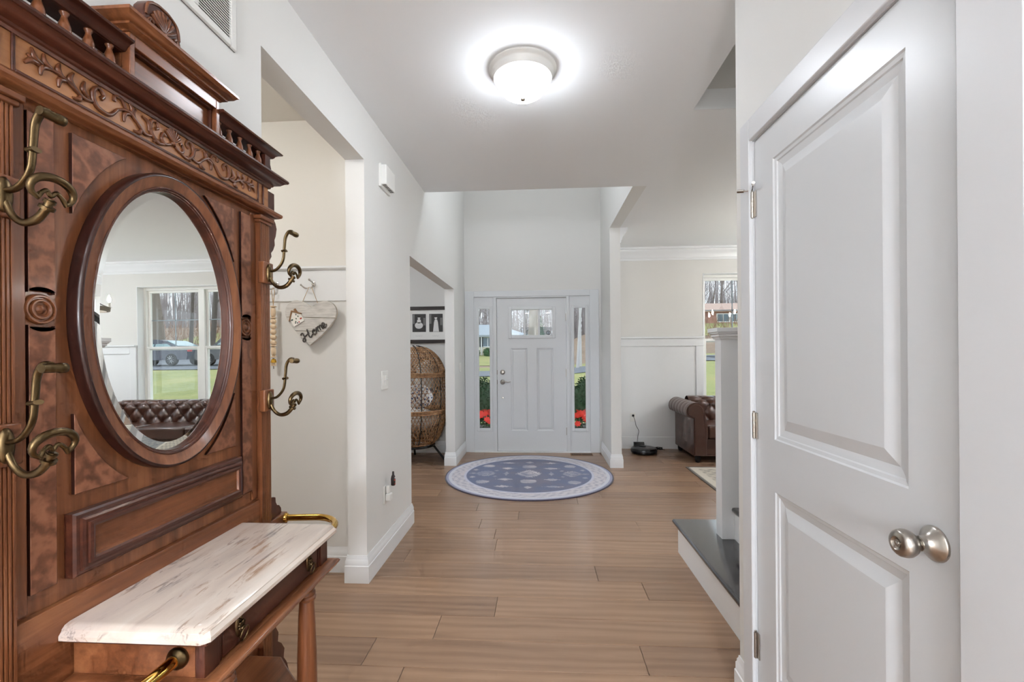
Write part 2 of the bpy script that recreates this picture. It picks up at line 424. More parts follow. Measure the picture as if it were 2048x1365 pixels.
# floor elsewhere (behind the camera) is level with the planks
m_ = MB().box(-4.3, 5.5, -5.2, 1.12, -0.014, 0.0).box(-4.3, -3.2, 1.12, 6.33, -0.014, 0.0).box(5.2, 5.5, 1.12, 6.33, -0.014, 0.0)
o = m_.build('plank', 'oak_plank', fl, smooth=False); o['kind'] = 'stuff'

# left wall with the two openings
O1a, O1b, O1h = 1.596, 2.567, 2.441
O2a, O2b, O2h = 3.482, 5.309, 2.08
mb = MB()
mb.box(WB, W, -5.2, O1a, 0, CH).box(WB, W, O1a, O1b, O1h, CH).box(WB, W, O1b, O2a, 0, CH)
mb.box(WB, W, O2a, O2b, O2h, CH).box(WB, W, O2b, YF, 0, CH).box(WB, W, YV, YF, CH, TOP).box(WB, W, YV-0.11, YV, CH+0.12, TOP)
struct(mb.build('wall_left', 'wall_paint', smooth=False), 'pale grey hall wall with two drywall openings on the left')
# entry front wall with the door unit opening and an upper window
DX0, DX1, DH = -0.905, 0.688, 2.085
mb = MB().box(WB, DX0, YF, YF+0.15, 0, TOP).box(DX1, XQ, YF, YF+0.15, 0, TOP).box(DX0, DX1, YF, YF+0.15, DH, 3.7)
mb.box(DX0, -0.8, YF, YF+0.15, 3.7, 5.2).box(0.60, DX1, YF, YF+0.15, 3.7, 5.2).box(DX0, DX1, YF, YF+0.15, 5.2, TOP)
struct(mb.build('wall_front', 'wall_paint', smooth=False), 'tall grey entry wall above the front door')
# partition and the wall over the edge of the entry void
mb = MB().box(XP, XQ, YS, YL+0.22, 0, CH).box(XP, XQ, YV, YF, CH, TOP).box(XP, XQ, YV-0.11, YV, CH+0.12, TOP)
struct(mb.build('wall_partition', 'wall_paint', smooth=False), 'short wall stub between the entry and the living room')
struct(MB().box(W, XP, YV-0.11, YV, CH+0.12, TOP).build('wall_void', 'wall_paint', smooth=False))
# ceilings
SX, SY0, SY1 = 0.915, 1.86, 2.745     # stairwell opening
mb = MB()
mb.box(W, 5.4, -5.2, SY0, CH, CH+0.12).box(W, SX, SY0, SY1, CH, CH+0.12).box(2.9, 5.4, SY0, SY1, CH, CH+0.12)
mb.box(W, 5.4, SY1, YV-0.0, CH, CH+0.12).box(XQ, 5.4, YV, YL+0.1, CH, CH+0.12)
struct(mb.build('ceiling', 'ceiling_paint', smooth=False), 'flat white hall and living room ceiling')
struct(MB().box(WB, XQ, YV-0.11, YF+0.15, TOP, TOP+0.1).build('ceiling_entry', 'ceiling_paint', smooth=False))
struct(MB().box(-3.0, WB, 0.4, 2.69, CH, CH+0.1).build('ceiling_alcove', 'alcove_paint', smooth=False))
struct(MB().box(-4.3, WB, 2.79, 6.15, CH, CH+0.1).build('ceiling_den', 'ceiling_paint', smooth=False))
# stairwell shaft
mb = MB().box(SX-0.1, SX, SY0-0.1, SY1+0.1, CH+0.12, TOP).box(SX, 2.9, SY0-0.1, SY0, CH+0.12, TOP).box(SX, 2.9, SY1, SY1+0.1, CH+0.12, TOP).box(2.9, 3.0, SY0-0.1, SY1+0.1, CH+0.12, TOP).box(SX-0.1, 3.0, SY0-0.1, SY1+0.1, TOP, TOP+0.1)
struct(mb.build('wall_stairwell', 'greige_paint', smooth=False))
# alcove (mud room)
YA = 2.69
struct(MB().box(-3.0, WB, YA, YA+0.1, 0, CH).build('wall_alcove', 'alcove_paint', smooth=False), 'cream mud nook wall with coat rail board')
struct(MB().box(-3.1, -3.0, 0.3, YA+0.1, 0, CH).box(-3.0, WB, 0.3, 0.4, 0, CH).build('wall_alcove_side', 'alcove_paint', smooth=False))
# den
YD = 6.0
mb = MB().box(-4.3, -3.7, YD, YD+0.15, 0, CH).box(-2.3, WB, YD, YD+0.15, 0, CH).box(-3.7, -2.3, YD, YD+0.15, 0, 0.7).box(-3.7, -2.3, YD, YD+0.15, 2.35, CH)
struct(mb.build('wall_den', 'greige_paint', smooth=False), 'grey den wall behind the egg chair')
struct(MB().box(-4.4, -4.3, 2.69, 6.15, 0, CH).box(-4.3, -3.0, 2.69, 2.79, 0, CH).build('wall_den_side', 'greige_paint', smooth=False))
# living room
WX0, WX1, WZ0, WZ1 = 2.215, 4.03, 0.60, 2.385
mb = MB().box(XQ, WX0, YL, YL+0.22, 0, CH).box(WX1, 5.5, YL, YL+0.22, 0, CH).box(WX0, WX1, YL, YL+0.22, 0, WZ0).box(WX0, WX1, YL, YL+0.22, WZ1, CH)
struct(mb.build('wall_living', 'greige_paint', smooth=False), 'greige living room wall over white wainscot')
mb = MB().box(5.4, 5.5, 2.87, 3.6, 0, CH).box(5.4, 5.5, 5.6, YL, 0, CH).box(5.4, 5.5, 3.6, 5.6, 0, 0.6).box(5.4, 5.5, 3.6, 5.6, 2.35, CH).box(2.2, 5.4, 2.87, 2.975, 0, CH)
struct(mb.build('wall_living_side', 'greige_paint', smooth=False))
# closet wall on the right, with the door opening
CD0, CD1, CDH = 0.846, 1.655, 2.062
mb = MB().box(RW, RW+0.11, -5.2, CD0, 0, CH).box(RW, RW+0.11, CD1, RE, 0, CH).box(RW, RW+0.11, CD0, CD1, CDH, CH).box(RW+0.11, 4.4, RE-0.11, RE, 0, CH)
struct(mb.build('wall_right', 'wall_paint', smooth=False), 'white wall around the closet door on the right')
# room behind the camera: far wall with wide windows
mb = MB().box(WB, 0.9, -5.3, -5.2, 0, 0.35).box(WB, 0.9, -5.3, -5.2, 2.4, CH).box(WB, -0.85, -5.3, -5.2, 0.35, 2.4).box(0.6, 0.9, -5.3, -5.2, 0.35, 2.4)
struct(mb.build('wall_rear', 'wall_paint', smooth=False))

# ------------------------------------------------------------------ baseboards and trim
BB = [(0, 0), (0.016, 0), (0.016, 0.096), (0.0125, 0.100), (0.0125, 0.126), (0.009, 0.131), (0.009, 0.139), (0.0045, 0.149), (0.0045, 0.155), (0, 0.155)]
def baseboard(name, path, prof=BB):
    return struct(MB().sweep(prof, path).build(name, 'trim_white'))
baseboard('baseboard_hall', [(W, -5.0), (W, 0.3)])
baseboard('baseboard_left', [(WB, YA), (WB, O1b), (W, O1b), (W, O2a), (WB, O2a)])
baseboard('baseboard_stub', [(WB, YD), (WB, O2b), (W, O2b), (W, YF-0.035)])
baseboard('baseboard_alcove', [(-3.0, YA), (WB-0.001, YA)])
baseboard('baseboard_den', [(-4.3, YD), (WB-0.001, YD)])
baseboard('baseboard_partition', [(XP, YF-0.035), (XP, YS), (XQ, YS), (XQ, YL)])
LB = [(0, 0), (0.018, 0), (0.018, 0.158), (0.012, 0.165), (0, 0.165)]
baseboard('baseboard_living', [(XQ, YL), (5.4, YL)], LB)
baseboard('baseboard_right', [(0.95, RE), (RW, RE), (RW, 1.716)])
# crown moulding of the living room
CR = [(0, 2.572), (0.012, 2.572), (0.014, 2.60), (0.022, 2.606), (0.030, 2.635), (0.052, 2.668), (0.070, 2.69), (0.072, 2.71), (0.085, 2.716), (0.085, CH), (0, CH)]
struct(MB().sweep(CR, [(XQ, YS+0.004), (XQ, YL), (5.4, YL), (5.4, 2.975), (2.2, 2.975)]).build('trim_1', 'trim_white'), 'white crown moulding round the living room ceiling')
# wainscot of the living room front wall
wt = MB().box(XQ, WX0-0.004, YL-0.013, YL, 0.165, 1.505).build('trim_2', 'trim_white', smooth=False)
struct(wt, 'white wainscot with recessed panels under the chair rail')
y0 = YL-0.013
for nm, a in (('rail', (XQ, WX0-0.004, y0-0.016, y0, 1.40, 1.505)), ('stile', (XQ, 1.03, y0-0.016, y0, 0.165, 1.40)), ('stile', (2.11, WX0-0.004, y0-0.016, y0, 0.165, 1.40)),
              ('chair_rail', (XQ, WX0-0.004, y0-0.038, YL, 1.505, 1.53))):
    MB().box(*a).build(nm, 'trim_white', wt, bevel=0.003)
wt = MB().box(WX1+0.004, 5.4, YL-0.013, YL, 0.165, 1.505).build('trim_3', 'trim_white', smooth=False); struct(wt)
for nm, a in (('rail', (WX1+0.1, 5.4, y0-0.016, y0, 1.40, 1.505)), ('stile', (WX1+0.004, WX1+0.1, y0-0.016, y0, 0.165, 1.505)), ('stile', (4.95, 5.05, y0-0.016, y0, 0.165, 1.40)), ('chair_rail', (WX1+0.004, 5.4, y0-0.038, YL, 1.505, 1.53))):
    MB().box(*a).build(nm, 'trim_white', wt, bevel=0.003)

# ------------------------------------------------------------------ windows
def window_unit(name, x0, x1, z0, z1, yi, label, meet=None, grid=True, mull=None, axis='y', deep=0.17):
    """vinyl window in an opening; yi = plane of the sash; twin units when mull is given"""
    f = 0.045
    fr = MB().box(x0, x0+f, yi-0.03, yi+0.07, z0, z1).box(x1-f, x1, yi-0.03, yi+0.07, z0, z1).box(x0+f, x1-f, yi-0.03, yi+0.07, z0, z0+f).box(x0+f, x1-f, yi-0.03, yi+0.07, z1-f, z1)
    if mull: fr.box(mull-0.045, mull+0.045, yi-0.03, yi+0.07, z0+f, z1-f)
    o = struct(fr.build(name, 'plastic_white', bevel=0.004), label)
    spans = [(x0+f, x1-f)] if not mull else [(x0+f, mull-0.045), (mull+0.045, x1-f)]
    mz = meet or (z0+z1)/2; s = 0.034
    for a, b in spans:
        for (u, v, yy) in ((mz-0.025, z1-f, yi+0.025), (z0+f, mz+0.025, yi-0.01)):
            sash = MB().box(a, a+s, yy-0.015, yy+0.015, u, v).box(b-s, b, yy-0.015, yy+0.015, u, v).box(a+s, b-s, yy-0.015, yy+0.015, u, u+s+0.008).box(a+s, b-s, yy-0.015, yy+0.015, v-s, v).build('sash', 'plastic_white', o, bevel=0.003)
            MB().box(a+s, b-s, yy-0.002, yy+0.002, u+s, v-s).build('pane', 'pane_glass', sash, smooth=False)
            if grid and u > z0+0.2:
                MB().box((a+b)/2-0.007, (a+b)/2+0.007, yy+0.003, yy+0.008, u+s, v-s).box(a+s, b-s, yy+0.003, yy+0.008, (u+v)/2-0.007, (u+v)/2+0.007).build('muntin', 'roof_grey', sash, smooth=False)
    return o
window_unit('window_1', WX0, WX1, WZ0, WZ1, YL+0.135, 'twin white vinyl window over the leather sofa', meet=1.475, mull=3.125)
o = struct(MB().box(WX0-0.0, WX1, YL-0.03, YL+0.11, WZ0-0.02, WZ0).build('window_sill', 'trim_white', bevel=0.003))
cs = MB()
for a in ((WX0, WX0+0.008, YL-0.006, YL+0.105, WZ0, WZ1), (WX1-0.008, WX1, YL-0.006, YL+0.105, WZ0, WZ1), (WX0, WX1, YL-0.006, YL+0.105, WZ1-0.008, WZ1)): cs.box(*a)
struct(cs.build('trim_4', 'trim_white', smooth=False))
window_unit('window_2', -0.8, 0.60, 3.7, 5.2, YF+0.08, None, grid=False)
window_unit('window_3', -3.7, -2.3, 0.7, 2.35, YD+0.08, None, mull=-3.0)
window_unit('window_4', -0.85, 0.6, 0.35, 2.4, -5.26, None, mull=-0.12, grid=False)
wo = struct(MB().box(5.42, 5.48, 3.6, 3.66, 0.6, 2.35).box(5.42, 5.48, 5.54, 5.6, 0.6, 2.35).box(5.42, 5.48, 3.66, 5.54, 0.6, 0.66).box(5.42, 5.48, 3.66, 5.54, 2.29, 2.35).box(5.42, 5.48, 4.57, 4.63, 0.66, 2.29).build('window_5', 'plastic_white'))
MB().box(5.448, 5.452, 3.66, 5.54, 0.66, 2.29).build('pane', 'pane_glass', wo, smooth=False)

# ------------------------------------------------------------------ panelled slabs
def panel_rings(mb, x0, x1, z0, z1, y, prof):
    """nested rectangles (inset, depth); y is the face plane, depth grows to +y"""
    rings = [[(x0+i, y+d, z0+i), (x1-i, y+d, z0+i), (x1-i, y+d, z1-i), (x0+i, y+d, z1-i)] for i, d in prof]
    mb.ring2(rings)
def panel_face(mb, X, Z, holes, y, prof, thick):
    """rectangle face cut by panels: X, Z sorted cuts; holes = set of (i,j) cells that carry a panel (None = open)"""
    for i in range(len(X)-1):
        for j in range(len(Z)-1):
            a, b, c, d = X[i], X[i+1], Z[j], Z[j+1]
            if (i, j) in holes:
                if holes[(i, j)]: panel_rings(mb, a, b, c, d, y, prof)
                else:   # open light: reveal
                    P = [(a, y, c), (b, y, c), (b, y, d), (a, y, d), (a, y+thick, c), (b, y+thick, c), (b, y+thick, d), (a, y+thick, d)]
                    mb.add(P, [(0, 1, 5, 4), (1, 2, 6, 5), (2, 3, 7, 6), (3, 0, 4, 7)])
            else:
                mb.add([(a, y, c), (b, y, c), (b, y, d), (a, y, d)], [(0, 1, 2, 3)])
                mb.add([(a, y+thick, c), (b, y+thick, c), (b, y+thick, d), (a, y+thick, d)], [(0, 1, 2, 3)])
    a, b, c, d = X[0], X[-1], Z[0], Z[-1]
    P = [(a, y, c), (b, y, c), (b, y, d), (a, y, d), (a, y+thick, c), (b, y+thick, c), (b, y+thick, d), (a, y+thick, d)]
    mb.add(P, [(0, 1, 5, 4), (1, 2, 6, 5), (2, 3, 7, 6), (3, 0, 4, 7)])

# closet door (built in a local frame: local x along the wall, face towards local -y), then turned to face the hall
dY0, dY1, dZ0, dZ1 = 0.862, 1.643, 0.012, 2.046
mb = MB()
PROF = [(0, 0), (0.004, 0.004), (0.013, 0.0055), (0.016, 0.009), (0.024, 0.0105), (0.036, 0.013), (0.066, 0.004), (0.07, 0.003)]
Xc = [dY0, 0.984, 1.519, dY1]; Zc = [dZ0, 0.245, 0.858, 1.0275, 1.9375, dZ1]
panel_face(mb, Xc, Zc, {(1, 1): True, (1, 3): True}, 0.0, PROF, 0.035)
mb.v = [(RW+0.003+p[1], p[0], p[2]) for p in mb.v]      # local y (depth) -> +x
d1 = struct(mb.build('door_1', 'door_white', smooth=False), 'white two-panel closet door with a nickel knob')
# knob, rose, latch, hinges
kx, ky, kz = RW+0.003, 0.922, 0.941
rose = MB().lathe([(0.0338, 0), (0.0338, -0.003), (0.031, -0.006), (0.024, -0.011), (0.0165, -0.018), (0.0145, -0.024), (0.0140, -0.030)], (kx, ky, kz), 'x', 40).build('rose', 'nickel', d1, ang=50)
MB().lathe([(0.0115, -0.028), (0.0115, -0.034), (0.0145, -0.037), (0.0225, -0.044), (0.0265, -0.052), (0.0270, -0.058), (0.0250, -0.066), (0.0205, -0.0705), (0.013, -0.072), (0.011, -0.0695), (0.0075, -0.0675), (0.0072, -0.0695), (0.001, -0.0695)], (kx, ky, kz), 'x', 40).build('knob', 'nickel', d1, ang=60)
MB().lathe([(0.004, -0.069), (0.004, -0.0712), (0.0005, -0.0715)], (kx, ky, kz), 'x', 16).build('key_slot', 'chrome', d1)
MB().box(RW-0.001, RW+0.012, 0.8575, 0.8625, 0.910, 0.968).build('latch_plate', 'old_bronze', d1, bevel=0.001)
def hinge(z):
    h = MB()
    for i in range(5): h.lathe([(0.0062, z-0.044+i*0.0178), (0.0062, z-0.044+i*0.0178+0.0172)], (RW-0.004, 1.6465, 0), 'z', 12)
    h.lathe([(0.0045, z+0.046), (0.0052, z+0.049), (0.001, z+0.0505)], (RW-0.004, 1.6465, 0), 'z', 10)
    h.lathe([(0.001, z-0.048), (0.0045, z-0.047), (0.0045, z-0.044)], (RW-0.004, 1.6465, 0), 'z', 10)
    h.box(RW-0.001, RW+0.0025, 1.628, 1.6465, z-0.0445, z+0.0445)
    return h.build('hinge', 'nickel', d1)
for hz in (1.828, 1.055, 0.285): hinge(hz)
hs = MB().tube([(RW-0.004, 1.6465, 1.879), (RW-0.03, 1.664, 1.884)], 0.003, 8).tube([(RW-0.004, 1.6465, 1.879), (RW-0.016, 1.612, 1.889)], 0.0025, 8).build('door_stop', 'chrome', d1)
MB().tube([(RW-0.016, 1.612, 1.889), (RW-0.019, 1.603, 1.8915)], 0.006, 10).build('rubber_tip', 'plastic_white', hs)
MB().tube([(RW-0.025, 1.661, 1.883), (RW-0.043, 1.673, 1.8865)], 0.0062, 10).build('rubber_tip', 'chrome', hs)
# jamb and casing of the closet door
jm = MB().box(RW-0.002, RW+0.11, CD0, dY0-0.003, 0, CDH).box(RW-0.002, RW+0.11, dY1+0.004, CD1, 0, CDH).box(RW-0.002, RW+0.11, CD0, CD1, dZ1+0.004, CDH).build('door_jamb', 'casing_white', smooth=False)
struct(jm)
cz = CDH+0.0685
def casing_box(mb, y0, y1, z0, z1): return mb.box(RW-0.015, RW, y0, y1, z0, z1)
cas = MB(); casing_box(cas, 1.646, 1.716, 0, cz); casing_box(cas, 0.737, 0.852, 0, cz); casing_box(cas, 0.852, 1.646, 2.052, cz)
struct(cas.build('trim_5', 'casing_white', bevel=0.003), 'flat white casing around the closet door')

# ------------------------------------------------------------------ entry door unit
YD0 = YF-0.02                        # face of the casing
fr = MB()
fr.box(W+0.004, DX0+0.03, YD0, YF+0.13, 0.0, 2.15).box(DX1-0.03, 0.778, YD0, YF+0.13, 0.0, 2.15).box(DX0+0.03, DX1-0.03, YD0, YF+0.13, 2.072, 2.15)
struct(fr.build('trim_6', 'entry_white', bevel=0.004), 'flat white casing around the front door and sidelights')
DL, DR = -0.570, 0.3475              # door slab
th = MB().box(DX0+0.03, DX1-0.03, YD0-0.006, YF+0.12, -0.002, 0.014).build('door_sill', 'trim_white', bevel=0.003); struct(th)
mu = MB().box(DL-0.045, DL-0.004, YD0+0.006, YF+0.12, 0.012, 2.072).box(DR+0.004, DR+0.045, YD0+0.006, YF+0.12, 0.012, 2.072).box(DL-0.004, DR+0.004, YD0+0.008, YF+0.12, 2.056, 2.072).build('trim_7', 'entry_white', bevel=0.002); struct(mu)
def sidelight(x0, x1, gx0, gx1, nm, lab):
    mb = MB()
    panel_face(mb, [x0, gx0, gx1, x1], [0.012, 0.312, 1.917, 2.072], {(1, 1): None}, YD0+0.022, None, 0.045)
    o = struct(mb.build(nm, 'entry_white', smooth=False), lab)
    bd = MB()
    e = 0.03
    for k, (o1, dep) in enumerate(((e, 0.012),)):
        for a in ((gx0-o1, gx0+0.006, 0.312-o1, 1.917+o1), (gx1-0.006, gx1+o1, 0.312-o1, 1.917+o1), (gx0+0.006, gx1-0.006, 0.312-o1, 0.318), (gx0+0.006, gx1-0.006, 1.911, 1.917+o1)):
            bd.box(a[0], a[1], YD0+0.010, YD0+0.024, a[2], a[3])
    bd.build('glazing_bead', 'entry_white', o, bevel=0.003)
    MB().box(gx0, gx1, YD0+0.042, YD0+0.047, 0.312, 1.917).build('pane', 'pane_glass', o, smooth=False)
    return o
sidelight(DX0+0.03, DL-0.045, -0.816, -0.662, 'window_6', 'narrow sidelight window left of the front door')
sidelight(DR+0.045, DX1-0.03, 0.446, 0.606, 'window_7', 'narrow sidelight window right of the front door')
mb = MB()
yd = YD0+0.030
EP = [(0, 0), (0.006, 0.006), (0.014, 0.0075), (0.020, 0.0105), (0.034, 0.006), (0.040, 0.0055)]
panel_face(mb, [DL, -0.386, -0.166, -0.042, 0.180, DR], [0.016, 0.284, 1.384, 1.530, 1.555, 1.90, 2.052],
           {(1, 1): True, (3, 1): True, (1, 4): None, (2, 4): None, (3, 4): None}, yd, EP, 0.044)
d2 = struct(mb.build('door_2', 'entry_white', smooth=False), 'white craftsman front door with three-light window')
# three-light window of the door: surround, muntins and panes
MB().box(-0.416, -0.372, yd-0.012, yd+0.01, 1.515, 1.935).box(0.166, 0.208, yd-0.012, yd+0.01, 1.515, 1.935).box(-0.372, 0.166, yd-0.012, yd+0.01, 1.515, 1.558).box(-0.372, 0.166, yd-0.012, yd+0.01, 1.897, 1.935).build('glazing_bead', 'entry_white', d2, bevel=0.004)
for x in (-0.2, -0.008): MB().box(x-0.012, x+0.012, yd+0.002, yd+0.03, 1.555, 1.90).build('muntin', 'entry_white', d2, bevel=0.002)
for a, b in ((-0.386, -0.212), (-0.188, -0.02), (0.004, 0.180)): MB().box(a, b, yd+0.018, yd+0.022, 1.555, 1.90).build('pane', 'pane_glass', d2, smooth=False)
MB().lathe([(0.031, -0.001), (0.031, 0.001)], (0.115, yd+0.015, 1.588), 'y', 24).build('sticker', 'black_plastic', d2)
MB().lathe([(0.020, -0.0015), (0.020, 0.0)], (0.115, yd+0.0139, 1.588), 'y', 24).box(0.094, 0.136, yd+0.0118, yd+0.0122, 1.583, 1.594).build('sticker_print', 'roof_grey', d2)
# hardware
lx = -0.4985
MB().lathe([(0.033, 0), (0.033, -0.006), (0.028, -0.011), (0.012, -0.014), (0.012, -0.02), (0.001, -0.021)], (lx, yd, 1.066), 'y', 28).box(lx-0.003, lx+0.003, yd-0.030, yd-0.018, 1.052, 1.080).build('deadbolt', 'nickel', d2, ang=50)
lv = MB().lathe([(0.033, 0), (0.033, -0.006), (0.026, -0.012), (0.013, -0.016), (0.012, -0.045), (0.001, -0.047)], (lx, yd, 0.935), 'y', 28)
lv.tube(catmull([(lx, yd-0.04, 0.936), (lx+0.035, yd-0.043, 0.944), (lx+0.07, yd-0.04, 0.936), (lx+0.108, yd-0.036, 0.941)], 6), lerp_list([0.0095, 0.0085, 0.0075, 0.006], 19), 10)
lv.build('lever_handle', 'nickel', d2, ang=50)
MB().lathe([(0.011, 0), (0.011, -0.003), (0.001, -0.004)], (lx, yd, 0.722), 'y', 18).build('peg_plate', 'nickel', d2)
for z in (1.79, 1.055, 0.28): MB().lathe([(0.007, z-0.05), (0.007, z+0.05)], (DR+0.002, yd-0.004, 0), 'z', 10).build('hinge', 'nickel', d2)
for z in (0.935, 1.066): MB().box(DL-0.006, DL+0.001, yd-0.002, yd+0.012, z-0.03, z+0.03).build('strike_plate', 'old_bronze', d2)
struct(MB().box(DL-0.006, DR+0.006, yd+0.02, yd+0.046, 0.013, 0.016).build('door_sweep', 'dark_gap', smooth=False))

# ------------------------------------------------------------------ stairs beside the closet
st = thing('staircase', (0.9, 2.0, 0), 'black-treaded white staircase rising behind the closet wall', 'staircase'); st['kind'] = 'structure'
RZ = 0.19; RX = [0.897, 1.155, 1.42, 1.674, 1.928, 2.182, 2.436, 2.69]
for k in range(8):
    z0 = k*RZ; yb = 3.05 if k == 0 else 2.800
    x1 = RX[k+1] if k < 7 else 2.94
    MB().box(RX[k], RX[k]+0.02, RE, yb, z0, z0+RZ-0.028).build('riser', 'trim_white', st, smooth=False)
    if k == 0: MB().box(RX[0]+0.02, 1.6, 3.03, 3.05, 0, RZ-0.028).build('riser', 'trim_white', st, smooth=False)
    ye = 3.127 if k == 0 else 2.800
    ov = 0.016
    prof = [(x1+0.02, z0+RZ-0.028), (x1+0.02, z0+RZ)] + [(RX[k]-ov+0.014-0.014*math.cos(a), z0+RZ-0.014+0.014*math.sin(a)) for a in (PI/2, PI/3, PI/6, 0, -PI/6, -PI/3, -PI/2)]
    prof = [(x1+0.02, z0+RZ-0.028), (x1+0.02, z0+RZ), (RX[k]+0.0, z0+RZ), (RX[k]-ov+0.004, z0+RZ-0.003), (RX[k]-ov, z0+RZ-0.014), (RX[k]-ov+0.004, z0+RZ-0.025), (RX[k]+0.0, z0+RZ-0.028)]
    MB().prism(prof, 'y', RE, ye).build('tread', 'stair_black', st, ang=60)
hw = MB().box(1.083, 1.183, 2.800, 2.890, 0.19, 1.40).build('newel_post', 'trim_white', st, smooth=False); hw['label'] = 'white boxed newel post with moulded cap'
CAP = [(0, 1.392), (0.008, 1.392), (0.011, 1.402), (0.018, 1.408), (0.018, 1.418), (0.026, 1.424), (0.026, 1.430), (0.033, 1.434), (0.033, 1.458), (0, 1.458)]
MB().sweep(CAP, [(1.183, 2.890), (1.083, 2.890), (1.083, 2.800), (1.183, 2.800)], closed=True).box(1.083, 1.183, 2.800, 2.890, 1.40, 1.458).build('cap', 'trim_white', hw, smooth=False)
sl_ = RZ/0.254
MB().prism([(1.183, 1.20), (1.183, 1.26), (2.30, 1.26+sl_*1.084), (2.30, 1.20+sl_*1.084)], 'y', 2.82, 2.87).build('handrail', 'stair_black', st, bevel=0.01)
for k in range(8):
    x = 1.30+k*0.127; MB().box(x-0.016, x+0.016, 2.778, 2.800, 0.19*(1+int((x-0.899)/0.26)), 1.21+sl_*(x-1.183)).build('baluster', 'trim_white', st, smooth=False)

# ================================================================== HALL TREE
TC = 1.092                          # centre along the wall
tree = thing('hall_tree', (W+0.2, TC, 0), 'carved walnut hall tree with oval mirror, coat hooks and marble shelf', 'hall tree')
def tw(s, d, z): return (W+d, TC+s, z)
class TB(MB):
    def tbox(s, s0, s1, d0, d1, z0, z1): return s.box(W+d0, W+d1, TC+s0, TC+s1, z0, z1)
    def spoly(s, poly, d0, d1, inset=0.0):
        return s.prism([(TC+a, z) for a, z in poly], 'x', W+d0, W+d1)
    def bevel_panel(s, poly, d0, d1, ins):
        """polygon in (s,z) raised from d0 to d1 with sloping border of width ins (towards the centroid)"""
        n = len(poly); cx = sum(p[0] for p in poly)/n; cz = sum(p[1] for p in poly)/n
        inner = []
        for i in range(n):
            p0 = Vector(poly[i-1]); p = Vector(poly[i]); p1 = Vector(poly[(i+1) % n])
            e0 = (p-p0).normalized(); e1 = (p1-p).normalized()
            n0 = Vector((-e0.y, e0.x)); n1 = Vector((-e1.y, e1.x))
            b = n0+n1; b = b/b.length_squared*2 if b.length > 1e-4 else n0
            if b.length > 2.2: b = b.normalized()*2.2
            inner.append(p+b*ins)
        a = sum(poly[i][0]*poly[(i+1) % n][1]-poly[(i+1) % n][0]*poly[i][1] for i in range(n))
        if a < 0:
            inner = [Vector(poly[i])*2-inner[i] for i in range(n)]
        s.ring2([[tw(p[0], d0, p[1]) for p in poly], [tw(p[0], d1, p[1]) for p in inner]])
        return s
    def tsweep(s, prof, hs, d_wall=0.0, d0=0.069, back=0.02):
        """moulding across the front with returned ends; prof (projection, z)"""
        path = [(W+back, TC-hs), (W+d0, TC-hs), (W+d0, TC+hs), (W+back, TC+hs)]
        return s.sweep(prof, [p for p in path][::1])
# carcase
ang_ = sorted([2*PI*k/88 for k in range(88)]+[math.atan2(zz_-1.399, ss_) % (2*PI) for ss_ in (-0.40, 0.40) for zz_ in (0.10, 1.79)])
def rectpt(a, d):
    ca, sa = math.cos(a), math.sin(a); t1 = 0.40/abs(ca) if abs(ca) > 1e-6 else 9; t2 = ((1.79-1.399) if sa > 0 else (1.399-0.10))/abs(sa) if abs(sa) > 1e-6 else 9
    t_ = min(t1, t2); return tw(ca*t_, d, 1.399+sa*t_)
def ellpt(a, ra, rb, d):
    r = 1/math.hypot(math.cos(a)/ra, math.sin(a)/rb); return tw(r*math.cos(a), d, 1.399+r*math.sin(a))
bk = MB(); bk.ring2([[rectpt(a, 0.03) for a in ang_], [rectpt(a, 0.069) for a in ang_], [ellpt(a, 0.208, 0.324, 0.069) for a in ang_], [ellpt(a, 0.208, 0.324, 0.031) for a in ang_]], False)
bk.build('back_panel', 'tree_wood_v', tree, smooth=False)
TB().tbox(-0.40, 0.40, 0.004, 0.03, 0.06, 1.90).build('back_board', 'tree_dark_v', tree, smooth=False)
